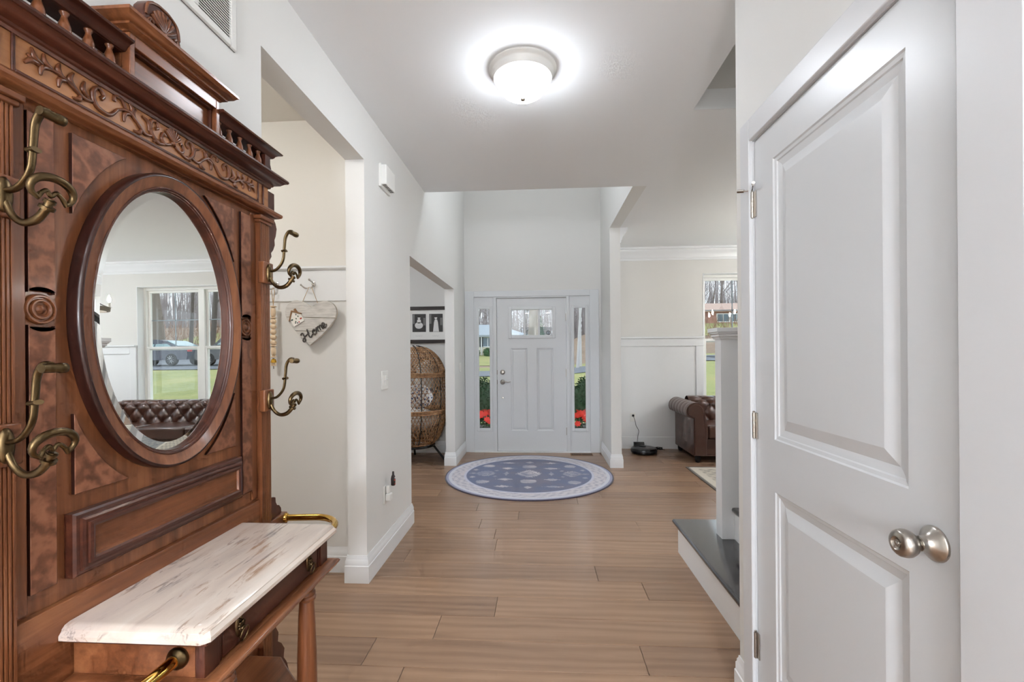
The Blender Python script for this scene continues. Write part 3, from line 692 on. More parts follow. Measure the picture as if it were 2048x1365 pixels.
for sg in (-1, 1):
    # stiles beside the pilasters
    TB().tbox(sg*0.322, sg*0.349, 0.069, 0.0735, 0.845, 1.772).build('stile', 'tree_wood_v', tree, bevel=0.0015)
    # reeded pilaster
    n = 6; w0, w1 = 0.352, 0.402; prof = [(w0, 0.069), (w0, 0.089)]
    pitch = (w1-w0-0.008)/n
    for k in range(n):
        a = w0+0.004+k*pitch
        prof += [(a, 0.089), (a+0.0012, 0.0855), (a+pitch*0.30, 0.0845), (a+pitch*0.30+0.0012, 0.089)]
    prof += [(w1, 0.089), (w1, 0.069)]
    pm = MB(); poly = [(W+d, TC+sg*s) for s, d in prof]; pm.prism(poly, 'z', 0.10, 1.752); pm.build('pilaster', 'tree_wood_v', tree, smooth=False)
    TB().tbox(sg*0.345, sg*0.408, 0.069, 0.094, 1.752, 1.762).tbox(sg*0.340, sg*0.413, 0.069, 0.100, 1.762, 1.774).build('capital', 'tree_wood_h', tree, bevel=0.002)
    # scalloped side wings
    def wing(pts): return TB().spoly([(sg*a, z) for a, z in pts], 0.045, 0.066).build('side_wing', 'tree_dark_v', tree, smooth=False)
    wing([(0.395, 1.62), (0.44, 1.645), (0.452, 1.66), (0.449, 1.672), (0.462, 1.685), (0.472, 1.705), (0.470, 1.722), (0.478, 1.738), (0.484, 1.765), (0.476, 1.785), (0.470, 1.79), (0.470, 1.885), (0.395, 1.885)])
    wing([(0.395, 0.70), (0.50, 0.745), (0.498, 0.762), (0.486, 0.776), (0.474, 0.780), (0.466, 0.792), (0.464, 0.81), (0.452, 0.815), (0.395, 0.818)])
    wing([(0.395, 0.10), (0.545, 0.10), (0.54, 0.15), (0.525, 0.19), (0.508, 0.215), (0.513, 0.245), (0.495, 0.275), (0.472, 0.295), (0.476, 0.325), (0.462, 0.35), (0.45, 0.40), (0.44, 0.45), (0.395, 0.47)])
    wing([(0.36, 1.92), (0.452, 1.925), (0.449, 1.945), (0.455, 1.965), (0.446, 1.985), (0.36, 1.99)])
    # bracket rail that carries the umbrella loop
    TB().tbox(sg*0.402, sg*0.520, 0.04, 0.078, 0.69, 0.742).build('bracket_rail', 'tree_wood_h', tree, bevel=0.003)
# architrave, frieze, cornice
AR = [(-0.03, 1.782), (0.014, 1.782), (0.018, 1.786), (0.026, 1.788), (0.033, 1.792), (0.036, 1.796), (0.036, 1.803), (0.030, 1.807), (0.022, 1.809), (0.018, 1.813), (0.016, 1.817), (-0.03, 1.817)]
TB().tsweep(AR, 0.420, d0=0.069).build('architrave', 'tree_wood_h', tree)
TB().tbox(-0.405, 0.405, 0.02, 0.083, 1.80, 1.905).build('frieze', 'frieze_wood', tree, smooth=False)
fb = TB(); hs, z0, z1, t = 0.345, 1.822, 1.894, 0.006
for a in ((-hs-t, -hs, z0-t, z1+t), (hs, hs+t, z0-t, z1+t), (-hs, hs, z0-t, z0), (-hs, hs, z1, z1+t)): fb.tbox(a[0], a[1], 0.083, 0.0865, a[2], a[3])
for sg in (-1, 1): fb.tbox(sg*0.371, sg*0.376, 0.083, 0.088, z0-t, z1+t)
fb.build('frieze_border', 'tree_dark', tree, bevel=0.0012)
CRN = [(-0.03, 1.882), (0.004, 1.882), (0.006, 1.888), (0.010, 1.890), (0.012, 1.894), (0.026, 1.899), (0.036, 1.908), (0.040, 1.911), (0.044, 1.911), (0.047, 1.916), (0.046, 1.921), (0.040, 1.926), (-0.03, 1.926)]
TB().tsweep(CRN, 0.409, d0=0.083).build('cornice', 'tree_dark', tree)
TB().tbox(-0.44, 0.44, 0.03, 0.118, 1.915, 1.9265).build('cornice_top', 'tree_wood_h', tree, smooth=False)
# balustrade
BAL = [(0.0075, 0), (0.0075, 0.004), (0.0058, 0.006), (0.0085, 0.012), (0.0105, 0.020), (0.0108, 0.026), (0.0098, 0.030), (0.0102, 0.032), (0.0085, 0.038), (0.0058, 0.046), (0.0046, 0.051), (0.0062, 0.0545), (0.0078, 0.0575), (0.0078, 0.060), (0.0055, 0.062)]
bme = None
for sg in (-1, 1):
    for s in (0.166, 0.212, 0.259, 0.306, 0.352):
        if bme is None:
            b0 = MB().lathe([(r, h+1.9255) for r, h in BAL], tw(sg*s, 0.083, 0), 'z', 14).build('baluster', 'tree_wood_v', tree, ang=50); bme = b0.data
        else:
            o = bpy.data.objects.new('baluster', bme); COL.objects.link(o); o.parent = tree
            p = tw(sg*s, 0.083, 1.9255); o.location = (p[0]-(W+0.2), p[1]-TC, p[2]); WPOS[o] = p
    TB().tbox(sg*0.372, sg*0.40, 0.06, 0.095, 1.9255, 1.988).build('end_post', 'tree_dark_v', tree, smooth=False)
    RL = [(-0.02, 1.985), (0.008, 1.985), (0.012, 1.989), (0.014, 1.994), (0.022, 2.000), (0.030, 2.003), (0.032, 2.007), (0.028, 2.011), (-0.02, 2.011)]
    if sg < 0: path = [(W+0.05, TC-0.405), (W+0.088, TC-0.405), (W+0.088, TC-0.142)]
    else: path = [(W+0.088, TC+0.142), (W+0.088, TC+0.405), (W+0.05, TC+0.405)]
    MB().sweep(RL, path).build('top_rail', 'tree_dark', tree)
    TB().tbox(sg*0.142, sg*0.405, 0.045, 0.09, 1.9845, 2.0105).build('top_rail_core', 'tree_dark', tree, smooth=False)
# centre box with recessed panel
TB().tbox(-0.141, 0.141, 0.03, 0.085, 1.9255, 2.030).build('centre_box', 'tree_wood_h', tree, smooth=False)
cb = TB()
for a in ((-0.141, -0.128, 1.9265, 2.036), (0.128, 0.141, 1.9265, 2.036), (-0.128, 0.128, 2.004, 2.036), (-0.128, 0.128, 1.9265, 1.931)): cb.tbox(a[0], a[1], 0.085, 0.106, a[2], a[3])
cb.build('box_frame', 'tree_wood_h', tree, bevel=0.0015)
cb = TB()
for a, d in (((-0.122, 0.122, 1.998, 2.004), 0.098), ((-0.128, -0.120, 1.931, 2.004), 0.094), ((0.120, 0.128, 1.931, 2.004), 0.094)): cb.tbox(a[0], a[1], 0.085, d, a[2], a[3])
cb.build('box_moulding', 'tree_dark', tree, bevel=0.0015)
BC = [(-0.03, 2.030), (0.004, 2.030), (0.008, 2.035), (0.016, 2.038), (0.016, 2.043), (0.026, 2.046), (0.032, 2.053), (0.036, 2.055), (0.036, 2.062), (-0.03, 2.062)]
TB().tsweep(BC, 0.141, d0=0.104).build('box_cornice', 'tree_wood_h', tree)
TB().tbox(-0.16, 0.16, 0.03, 0.118, 2.05, 2.0622).build('box_top', 'tree_wood_h', tree, smooth=False)
# crest
cr = [(-0.115, 2.060), (0.115, 2.060), (0.108, 2.075), (0.095, 2.082), (0.086, 2.078), (0.080, 2.092), (0.070, 2.108), (0.060, 2.116), (0.054, 2.128), (0.056, 2.145), (0.052, 2.163), (0.042, 2.178), (0.028, 2.188), (0.0, 2.192)]
cr = cr + [(-a, z) for a, z in cr[::-1][1:-2]]
TB().spoly(cr, 0.030, 0.062).build('crest', 'tree_dark', tree, bevel=0.003)
def carve(mb, pts, r, d, n=7, flat=1.0, sub=6):
    p = catmull([tw(a, d, z) for a, z in pts], sub)
    mb.tube(p, lerp_list(list(r), len(p)), n)
cv = TB()
for sg in (-1, 1):
    for k in range(4):
        a = sg*(0.12+k*0.33)
        carve(cv, [(0, 2.125), (0.022*math.sin(a), 2.125+0.026*math.cos(a)), (0.040*math.sin(a), 2.130+0.046*math.cos(a))], (0.003, 0.006, 0.004), 0.064)
    carve(cv, [(sg*0.004, 2.118), (sg*0.030, 2.112), (sg*0.046, 2.122), (sg*0.040, 2.136), (sg*0.030, 2.130)], (0.005, 0.006, 0.005, 0.004, 0.004), 0.064)
    carve(cv, [(sg*0.012, 2.100), (sg*0.040, 2.098), (sg*0.062, 2.088), (sg*0.072, 2.070)], (0.004, 0.007, 0.006, 0.003), 0.064)
    carve(cv, [(sg*0.006, 2.082), (sg*0.030, 2.086), (sg*0.048, 2.078), (sg*0.044, 2.068), (sg*0.034, 2.070)], (0.004, 0.005, 0.005, 0.004, 0.003), 0.064)
    carve(cv, [(sg*0.075, 2.085), (sg*0.09, 2.074), (sg*0.104, 2.068)], (0.004, 0.005, 0.003), 0.064)
cv.sphere(tw(0, 0.063, 2.122), 0.008, 10, 6); cv.sphere(tw(0, 0.063, 2.098), 0.007, 10, 6)
carve(cv, [(-0.050, 2.140), (-0.044, 2.170), (-0.02, 2.184), (0, 2.186), (0.02, 2.184), (0.044, 2.170), (0.050, 2.140)], (0.004,)*7, 0.062)
cv.build('crest_carving', 'carved_wood', tree, ang=60)
# carved scrollwork of the frieze
cv = TB(); D0 = 0.0835; zc = 1.858
def leaf(s0, z0, s1, z1, bow, r=0.006):
    mx, mz = (s0+s1)/2, (z0+z1)/2; nx, nz = -(z1-z0), (s1-s0)
    carve(cv, [(s0, z0), (mx+nx*bow, mz+nz*bow), (s1, z1)], (0.0025, r, 0.0022), D0+0.001)
for k in range(-3, 4):
    a = k*0.34; carve(cv, [(0, zc-0.006), (0.014*math.sin(a), zc-0.004+0.014*math.cos(a)), (0.026*math.sin(a), zc+0.026*math.cos(a))], (0.0025, 0.0045, 0.0035), D0+0.002)
cv.sphere(tw(0, D0+0.002, zc-0.010), 0.0065, 10, 6)
for sg in (-1, 1):
    S = lambda pts: [(sg*a, zc+z) for a, z in pts]
    carve(cv, S([(0.006, -0.014), (0.024, -0.022), (0.034, -0.012), (0.030, 0.002), (0.022, -0.002)]), (0.0035, 0.0045, 0.004, 0.0035, 0.004), D0+0.001)
    carve(cv, S([(0.022, -0.022), (0.046, -0.028), (0.066, -0.010), (0.064, 0.014), (0.050, 0.020), (0.044, 0.008), (0.052, 0.002)]), (0.003, 0.0045, 0.005, 0.0048, 0.004, 0.004, 0.0045), D0+0.001)
    carve(cv, S([(0.058, -0.018), (0.082, -0.024), (0.104, -0.006), (0.126, 0.006), (0.150, -0.004)]), (0.003, 0.0045, 0.0042, 0.004, 0.003), D0+0.001)
    carve(cv, S([(0.150, -0.004), (0.170, -0.026), (0.198, -0.022), (0.206, 0.002), (0.194, 0.018), (0.182, 0.008), (0.188, -0.002)]), (0.003, 0.005, 0.005, 0.005, 0.0042, 0.004, 0.005), D0+0.001)
    carve(cv, S([(0.200, -0.016), (0.226, -0.020), (0.254, -0.006), (0.280, 0.000), (0.310, -0.006), (0.326, 0.004)]), (0.003, 0.0042, 0.004, 0.0036, 0.003, 0.0025), D0+0.001)
    carve(cv, S([(0.128, 0.004), (0.140, 0.022), (0.156, 0.022), (0.158, 0.010)]), (0.003, 0.0042, 0.0038, 0.004), D0+0.001)
    for (a, b, c, d, bw) in ((0.070, -0.012, 0.088, 0.014, 0.3), (0.090, -0.016, 0.110, -0.030, -0.3), (0.104, -0.006, 0.104, 0.020, -0.35), (0.116, 0.002, 0.134, -0.022, 0.3), (0.120, 0.004, 0.122, 0.026, 0.3),
                             (0.212, -0.016, 0.222, 0.014, -0.3), (0.230, -0.016, 0.246, -0.031, -0.3), (0.238, -0.012, 0.244, 0.018, -0.35), (0.256, -0.006, 0.272, -0.026, 0.3), (0.262, -0.004, 0.270, 0.020, -0.3),
                             (0.282, 0.000, 0.298, 0.021, -0.3), (0.288, -0.002, 0.304, -0.022, 0.3), (0.306, -0.004, 0.330, -0.016, 0.2), (0.300, 0.0, 0.318, 0.019, -0.3), (0.040, -0.026, 0.058, -0.031, 0.2)):
        leaf(sg*a, zc+b, sg*c, zc+d, bw*sg, 0.0055)
cv.build('frieze_carving', 'carved_wood', tree, ang=60)
# oval mirror frame and bevelled mirror
n = 96
def ell(a, b, d): return [tw(a*math.cos(2*PI*k/n), d, 1.399+b*math.sin(2*PI*k/n)) for k in range(n)]
mf = MB(); mf.ring2([ell(*p) for p in ((0.2475, 0.3625, 0.069), (0.2475, 0.3625, 0.090), (0.2455, 0.3605, 0.0955), (0.241, 0.356, 0.0975), (0.2395, 0.3545, 0.097))], False)
mf.build('frame_rim', 'tree_black_shade', tree, ang=50)  # rim wall coloured near black, its shade painted in
mf = MB(); mf.ring2([ell(*p) for p in ((0.2395, 0.3545, 0.097), (0.215, 0.331, 0.0895))], False)
mf.build('mirror_frame', 'tree_wood_v', tree, ang=50)
mf = MB(); mf.ring2([ell(*p) for p in ((0.215, 0.331, 0.0895), (0.2138, 0.3298, 0.091), (0.2118, 0.3278, 0.091), (0.2105, 0.3265, 0.0885), (0.2095, 0.3255, 0.0875), (0.2078, 0.3238, 0.0872), (0.2068, 0.3228, 0.0840), (0.2058, 0.3218, 0.0830), (0.2042, 0.3202, 0.0828), (0.2035, 0.3195, 0.078), (0.2035, 0.3195, 0.066))], False)
mf.build('frame_sight_edge', 'tree_dark_v', tree, ang=30)
def ellt(a, b, d): return [tw(a*math.cos(2*PI*k/n), d-0.0047*b*math.sin(2*PI*k/n), 1.399+b*math.sin(2*PI*k/n)) for k in range(n)]   # the glass leans back a little
mr = MB(); mr.ring2([ellt(0.184, 0.300, 0.0745), ellt(0.184, 0.300, 0.0746)][::-1]); mr.build('mirror', 'mirror_silver', tree, smooth=False)
mr = MB(); mr.ring2([ellt(0.2055, 0.3215, 0.0730), ellt(0.184, 0.300, 0.0745)], False); mr.build('mirror_bevel', 'mirror_silver', tree, ang=60)
# spandrels, inlays, rosettes, raised panel
A_, B_ = 0.277, 0.4005
def veneer(P, nm):
    a2 = sum(P[i][0]*P[(i+1) % len(P)][1]-P[(i+1) % len(P)][0]*P[i][1] for i in range(len(P)))
    if a2 < 0: P = P[::-1]
    o = TB().spoly(P, 0.067, 0.0762).build(nm, 'tree_black_shade', tree, smooth=False)  # side walls near black: edge shade put into the colour
    TB().bevel_panel(P, 0.0762, 0.0772, 0.0016).build('burl_face', 'burl_veneer', o, smooth=False)
def spandrel(sx, sz):
    t0 = math.degrees(math.acos(0.24/A_)); t1 = math.degrees(math.acos(0.12/A_))
    pts = [(0.24, 0.361), (0.24, 0.2)] + [(A_*math.cos(math.radians(t0+(t1-t0)*i/10)), B_*math.sin(math.radians(t0+(t1-t0)*i/10))) for i in range(1, 10)] + [(0.12, 0.361)]
    P = [(sx*a, 1.399+sz*b) for a, b in pts]
    veneer(P, 'spandrel')
for sx in (-1, 1):
    for sz in (-1, 1): spandrel(sx, sz)
for sg in (-1, 1):
    c0, c1, zc2 = 0.274, 0.320, 1.402
    up = [(c0, 1.763), (c0, zc2+0.030)] + [(0.297-0.023*math.cos(PI*i/8), zc2+0.030+0.010*math.sin(PI*i/8)) for i in range(1, 8)] + [(c1, zc2+0.030), (c1, 1.763)]
    lo = [(c0, 0.878), (c0, zc2-0.030)] + [(0.297-0.023*math.cos(PI*i/8), zc2-0.030-0.010*math.sin(PI*i/8)) for i in range(1, 8)] + [(c1, zc2-0.030), (c1, 0.878)]
    for P in (up, lo):
        P = [(sg*a, z) for a, z in P]
        veneer(P, 'veneer_strip')
    MB().lathe([(0.0285, 0.069), (0.0285, 0.073), (0.026, 0.0765), (0.0235, 0.0765), (0.022, 0.0725), (0.0195, 0.0725), (0.0175, 0.077), (0.015, 0.077), (0.0125, 0.0725), (0.0085, 0.073), (0.006, 0.0765), (0.001, 0.0785)], (W, TC+sg*0.297, zc2), 'x', 28).build('rosette', 'tree_wood_v', tree, ang=40)
def rect(i, d, hs=0.254, z0=0.877, z1=1.003): return [tw(-hs+i, d, z0+i), tw(hs-i, d, z0+i), tw(hs-i, d, z1-i), tw(-hs+i, d, z1-i)]
rp = MB(); rp.ring2([rect(*p) for p in ((0, 0.069), (0.0, 0.086), (0.004, 0.090), (0.010, 0.091), (0.011, 0.0955), (0.016, 0.097), (0.021, 0.097), (0.022, 0.101), (0.028, 0.102), (0.033, 0.100))], False)
rp.build('panel_moulding', 'tree_dark', tree, smooth=False)  # darker wood here paints in the shade of the moulding sides
rp = MB(); rp.ring2([rect(*p) for p in ((0.033, 0.100), (0.035, 0.094), (0.036, 0.0938))]); rp.build('raised_panel', 'tree_wood_h', tree, smooth=False)
lb = [(0.069, 0.60), (0.082, 0.60), (0.082, 0.832), (0.080, 0.838), (0.069, 0.840)]
MB().prism([(W+d, z) for d, z in lb], 'y', TC-0.357, TC+0.357).build('ledge_board', 'tree_wood_h', tree, bevel=0.001)
# coat hooks on the pilasters
def hook(sg, zb):
    yb = sg*0.377
    blk = TB().tbox(yb-0.027, yb+0.027, 0.080, 0.101, zb-0.036, zb+0.036).build('hook_block', 'tree_wood_v', tree, bevel=0.003)
    h = TB()
    h.lathe([(0.016, 0.101), (0.016, 0.104), (0.012, 0.108), (0.006, 0.110)], (W, TC+yb, zb), 'x', 18, 0.8, 1.9)
    up = catmull([tw(yb, 0.104, zb+0.006), tw(yb, 0.128, zb+0.012), tw(yb, 0.150, zb+0.040), tw(yb, 0.156, zb+0.085), tw(yb, 0.160, zb+0.118), tw(yb, 0.172, zb+0.137), tw(yb, 0.184, zb+0.138)], 5)
    h.tube(up, lerp_list([0.0075, 0.0065, 0.006, 0.0062, 0.0068, 0.0075, 0.007], len(up)), 10, up=(0, 1, 0), flat=0.62)
    h.tube([tw(yb, 0.149, zb+0.072), tw(yb, 0.162, zb+0.074)], 0.009, 12, up=(0, 1, 0), flat=0.5)
    h.lathe([(0.0075, -0.016), (0.0078, 0.010), (0.0086, 0.011), (0.0086, 0.022), (0.0072, 0.023)], tw(yb, 0.186, zb+0.131), 'y', 14)
    lo = catmull([tw(yb, 0.104, zb-0.010), tw(yb, 0.116, zb-0.034), tw(yb, 0.136, zb-0.048), tw(yb, 0.160, zb-0.044), tw(yb, 0.178, zb-0.026), tw(yb, 0.186, zb-0.010)], 5)
    h.tube(lo, lerp_list([0.006, 0.0055, 0.006, 0.0068, 0.0065, 0.006], len(lo)), 10)
    for q, r in ((0.0, 0.011), (0.010, 0.0085)):
        h.tube([tw(yb, 0.178+q*0.5, zb-0.027+q), tw(yb, 0.181+q*0.5, zb-0.022+q)], r, 14)
    cr_ = []
    for k in range(17):
        a = math.radians(-28+k*(236/16)); cr_.append(tw(yb+0.034*math.cos(a), 0.190+0.004*math.sin(a), zb+0.002+0.022*math.sin(a)))
    ends = [tw(yb+0.022, 0.189, zb-0.014), tw(yb+0.018, 0.189, zb-0.006)]
    ende = [tw(yb-0.018, 0.189, zb-0.006), tw(yb-0.022, 0.189, zb-0.014)]
    h.tube(ends[::-1]+cr_+ende[::-1], lerp_list([0.004, 0.0045, 0.006, 0.0068, 0.007, 0.0068, 0.006, 0.0045, 0.004], len(cr_)+4), 10)
    h.tube(catmull([tw(yb-0.020, 0.189, zb-0.008), tw(yb-0.008, 0.188, zb+0.002), tw(yb, 0.187, zb-0.006), tw(yb+0.008, 0.188, zb+0.002), tw(yb+0.020, 0.189, zb-0.008)], 5), 0.0035, 8)
    h.build('coat_hook', 'antique_brass', blk, ang=60)
for sg in (-1, 1):
    for zb in (1.588, 1.163): hook(sg, zb)
# marble-topped drawer shelf
mz = [(0.0, 0.7705), (0.0, 0.779), (0.004, 0.784), (0.006, 0.7865), (0.006, 0.789), (0.012, 0.7945), (0.022, 0.7968)]
def mrect(i, z):
    s0, s1, d0, d1, c = -0.279+i, 0.279-i, 0.083, 0.378-i, 0.012
    return [tw(s0, d0, z), tw(s1, d0, z), tw(s1, d1-c, z), tw(s1-c, d1, z), tw(s0+c, d1, z), tw(s0, d1-c, z)]
mm = MB(); mm.ring2([mrect(0, 0.7705)]+[mrect(*p) for p in mz]); mm.build('marble_top', 'cream_marble', tree, ang=30)
TB().tbox(-0.272, 0.272, 0.083, 0.372, 0.7625, 0.7705).build('top_moulding', 'tree_dark', tree, bevel=0.003)
TB().tbox(-0.250, 0.250, 0.083, 0.340, 0.690, 0.7625).build('drawer_case', 'tree_wood_h', tree, smooth=False)
for sg in (-1, 1):
    TB().tbox(sg*0.212, sg*0.2535, 0.335, 0.3545, 0.690, 0.7625).build('corner_block', 'tree_dark_v', tree, bevel=0.0015)
    TB().tbox(sg*0.205, sg*0.210, 0.335, 0.351, 0.690, 0.7625).tbox(sg*0.198, sg*0.203, 0.335, 0.349, 0.690, 0.7625).build('reed', 'tree_dark_v', tree, bevel=0.001)
dr = TB().tbox(-0.197, 0.197, 0.335, 0.3505, 0.693, 0.7605).build('drawer', 'tree_dark', tree, bevel=0.0015)
for s in (-0.148, 0.148):
    c = tw(s, 0.3505, 0.730)
    p = MB().lathe([(0.015, 0), (0.014, 0.003), (0.009, 0.005)], c, 'x', 16, 0.75, 1.7)
    random.seed(5)
    for k in range(14):
        a = random.random()*2*PI; r = random.random()**0.5
        p.sphere((c[0]+0.006, c[1]+0.008*r*math.cos(a), c[2]+0.006+0.015*r*math.sin(a)), 0.0042, 8, 5)
    p.sphere((c[0]+0.009, c[1], c[2]-0.004), 0.006, 10, 6)
    o = p.build('lion_plate', 'old_bronze', dr, ang=60)
    rg = [(c[0]+0.013+0.004*math.sin(2*PI*k/24), c[1]+0.0125*math.cos(2*PI*k/24), c[2]-0.016+0.0155*math.sin(2*PI*k/24)) for k in range(24)]
    MB().tube(rg, 0.0016, 8, closed=True).build('ring_pull', 'antique_brass', dr)
for (s, z) in ((-0.04, 0.715), (0.0, 0.712), (0.03, 0.727)): pass
LG = [(0, 0.664), (0.008, 0.664), (0.011, 0.668), (0.016, 0.670), (0.016, 0.674), (0.022, 0.677), (0.024, 0.682), (0.020, 0.687), (0.012, 0.690), (0, 0.690)]
MB().sweep(LG, [(W+0.083, TC-0.253), (W+0.360, TC-0.253), (W+0.360, TC+0.253), (W+0.083, TC+0.253)]).build('lower_moulding', 'tree_wood_h', tree)
TB().tbox(-0.253, 0.253, 0.083, 0.360, 0.664, 0.6905).build('lower_board', 'tree_wood_h', tree, smooth=False)
LGP = [(0.030, 0.06), (0.030, 0.10), (0.022, 0.105), (0.018, 0.12), (0.0245, 0.16), (0.0265, 0.28), (0.0268, 0.36), (0.0255, 0.46), (0.0225, 0.56), (0.0195, 0.612), (0.0245, 0.615), (0.0255, 0.621), (0.0225, 0.626), (0.0245, 0.630), (0.0235, 0.636), (0.0205, 0.640), (0.0225, 0.645), (0.0205, 0.650), (0.0155, 0.655), (0.0155, 0.664)]
for sg in (-1, 1): MB().lathe(LGP, tw(sg*0.172, 0.332, 0), 'z', 28).build('leg', 'tree_wood_v', tree, ang=40)
# lower back panel, drip shelf and plinth
TB().bevel_panel([(-0.29, 0.40), (0.29, 0.40), (0.29, 0.585), (-0.29, 0.585)], 0.069, 0.080, 0.016).build('lower_panel', 'tree_wood_h', tree, smooth=False)
ds = [(W+0.069, TC-0.36), (W+0.20, TC-0.36), (W+0.24, TC-0.31), (W+0.30, TC-0.24), (W+0.345, TC-0.235), (W+0.365, TC-0.20), (W+0.365, TC+0.20), (W+0.345, TC+0.235), (W+0.30, TC+0.24), (W+0.24, TC+0.31), (W+0.20, TC+0.36), (W+0.069, TC+0.36)]
MB().prism(ds, 'z', 0.0, 0.06).build('plinth', 'tree_dark', tree, bevel=0.006)
TB().tbox(-0.40, 0.40, 0.03, 0.075, 0.0, 0.10).build('base_rail', 'tree_dark', tree, bevel=0.003)
MB().prism([(x-0.012 if x > W+0.1 else x, TC+(y-TC)*0.80) for x, y in ds], 'z', 0.352, 0.370).build('drip_shelf', 'tree_wood_h', tree, bevel=0.006)
# brass umbrella loops
for sg in (-1, 1):
    zt = 0.728
    pth = [tw(sg*0.252, 0.300, zt)] + [tw(sg*(0.40+0.105*math.sin(a)), 0.195+0.105*math.cos(a), zt) for a in [PI/2*i/10 for i in range(11)]] + [tw(sg*0.505, 0.080, zt-0.004)]
    MB().tube(pth, 0.0115, 14).build('umbrella_loop', 'polished_brass', tree, ang=60)
    o = MB().lathe([(0.021, 0), (0.0215, sg*0.004), (0.019, sg*0.009), (0.0135, sg*0.013), (0.0125, sg*0.016)], tw(sg*0.2505, 0.300, zt), 'y', 24).build('loop_collar', 'antique_brass', tree, ang=50)
    MB().lathe([(0.017, 0.078), (0.016, 0.084), (0.0125, 0.088)], tw(sg*0.505, 0, zt-0.004), 'x', 18).build('loop_collar', 'polished_brass', tree, ang=50)

# ================================================================== HALL FITTINGS
# ceiling light
cl = thing('ceiling_light', (-0.075, 2.285, CH), 'round flush ceiling light with lit frosted glass dome over the hall', 'ceiling light')
lc = (-0.075, 2.285, CH)
MB().lathe([(0.05, 0), (0.168, 0), (0.170, -0.006), (0.167, -0.012), (0.158, -0.016), (0.154, -0.024), (0.150, -0.042), (0.146, -0.052), (0.138, -0.056), (0.133, -0.052), (0.05, -0.045)], lc, 'z', 64).build('pan', 'vent_white', cl, ang=40)
MB().lathe([(0.1345, -0.050), (0.1355, -0.058), (0.132, -0.074), (0.121, -0.096), (0.102, -0.118), (0.076, -0.135), (0.045, -0.146), (0.016, -0.150), (0.001, -0.150)], lc, 'z', 28, cap=False).build('glass_dome', 'hall_glass_lit', cl, ang=80)
MB().lathe([(0.011, -0.149), (0.013, -0.153), (0.011, -0.158), (0.004, -0.161), (0.001, -0.162)], lc, 'z', 18).build('finial', 'nickel', cl)
def flush(name, x, y, z, glassmat, label, group=None, r=0.13):
    t = thing(name, (x, y, z), label, 'ceiling light', group)
    MB().lathe([(0.03, 0), (r*1.2, 0), (r*1.18, -0.02), (r*1.04, -0.05), (r, -0.045), (0.03, -0.04)], (x, y, z), 'z', 32).build('pan', 'vent_white', t)
    MB().lathe([(r, -0.046), (r*0.95, -0.075), (r*0.7, -0.115), (r*0.3, -0.135), (0.001, -0.138)], (x, y, z), 'z', 28, cap=False).build('glass_dome', glassmat, t, ang=80)
flush('ceiling_light', -1.95, 1.55, CH, 'alcove_glass_lit', 'flush dome ceiling light out of view in the mud nook')
flush('ceiling_light', -2.6, 4.3, CH, 'fill_den_lit', 'added flush dome fill light out of view in the den')  # unseen lamp added to brighten the den
flush('ceiling_light', 1.9, 2.3, TOP, 'stair_glass_lit', 'flush dome ceiling light high in the stairwell')
flush('ceiling_light', -0.1, 5.72, TOP, 'fill_entry_lit', 'added flush dome fill light, unseen, high in the two-storey entry', r=0.16)  # unseen lamp added to brighten the upper entry walls
flush('ceiling_light', 4.6, 4.6, CH, 'fill_living_lit', 'unseen flush dome fill light in the far right of the living room')  # unseen extra lamp that brightens the living room
for i, (x, y) in enumerate(((-0.45, -0.9), (0.3, -0.9), (-0.45, -2.4), (0.3, -2.4), (-0.45, -3.9), (0.3, -3.9))):  # downlights added as unseen fill for the hall
    t = thing('fill_downlight', (x, y, CH), 'added round fill downlight, unseen, in the ceiling behind the viewer', 'downlight', 'added fill downlights behind the viewer')
    MB().lathe([(0.085, 0), (0.105, 0), (0.105, -0.006), (0.088, -0.008), (0.082, -0.002)], (x, y, CH), 'z', 28).build('ring', 'vent_white', t)
    MB().lathe([(0.084, -0.003), (0.084, -0.004)], (x, y, CH), 'z', 28).build('lens', 'fill_down_lit', t)

for y in (-2.8, -3.75, -4.7):  # globes added out of view for flat frontal fill
    t = thing('fill_globe', (-0.1, y, 1.47), 'added opal globe fill light hanging unseen behind the viewer', 'pendant light', 'added fill globes behind the viewer')
    MB().sphere((-0.1, y, 1.60), 0.13, 14, 8).build('globe', 'fill_globe_lit', t)
    MB().tube([(-0.1, y, 1.725), (-0.1, y, CH)], 0.006, 8).lathe([(0.03, 1.72), (0.035, 1.74), (0.012, 1.77)], (-0.1, y, 0), 'z', 14).build('stem', 'nickel', t)
t = thing('fill_globe', (-0.1, 4.28, 3.2), 'added opal globe fill light hanging unseen high in the two-storey entry', 'pendant light')  # unseen lamp added to light the front door and entry walls
MB().sphere((-0.1, 4.28, 3.35), 0.14, 14, 8).build('globe', 'fill_void_lit', t)
MB().tube([(-0.1, 4.28, 3.48), (-0.1, 4.28, TOP)], 0.006, 8).lathe([(0.03, 3.475), (0.035, 3.50), (0.012, 3.53)], (-0.1, 4.28, 0), 'z', 14).build('stem', 'nickel', t)
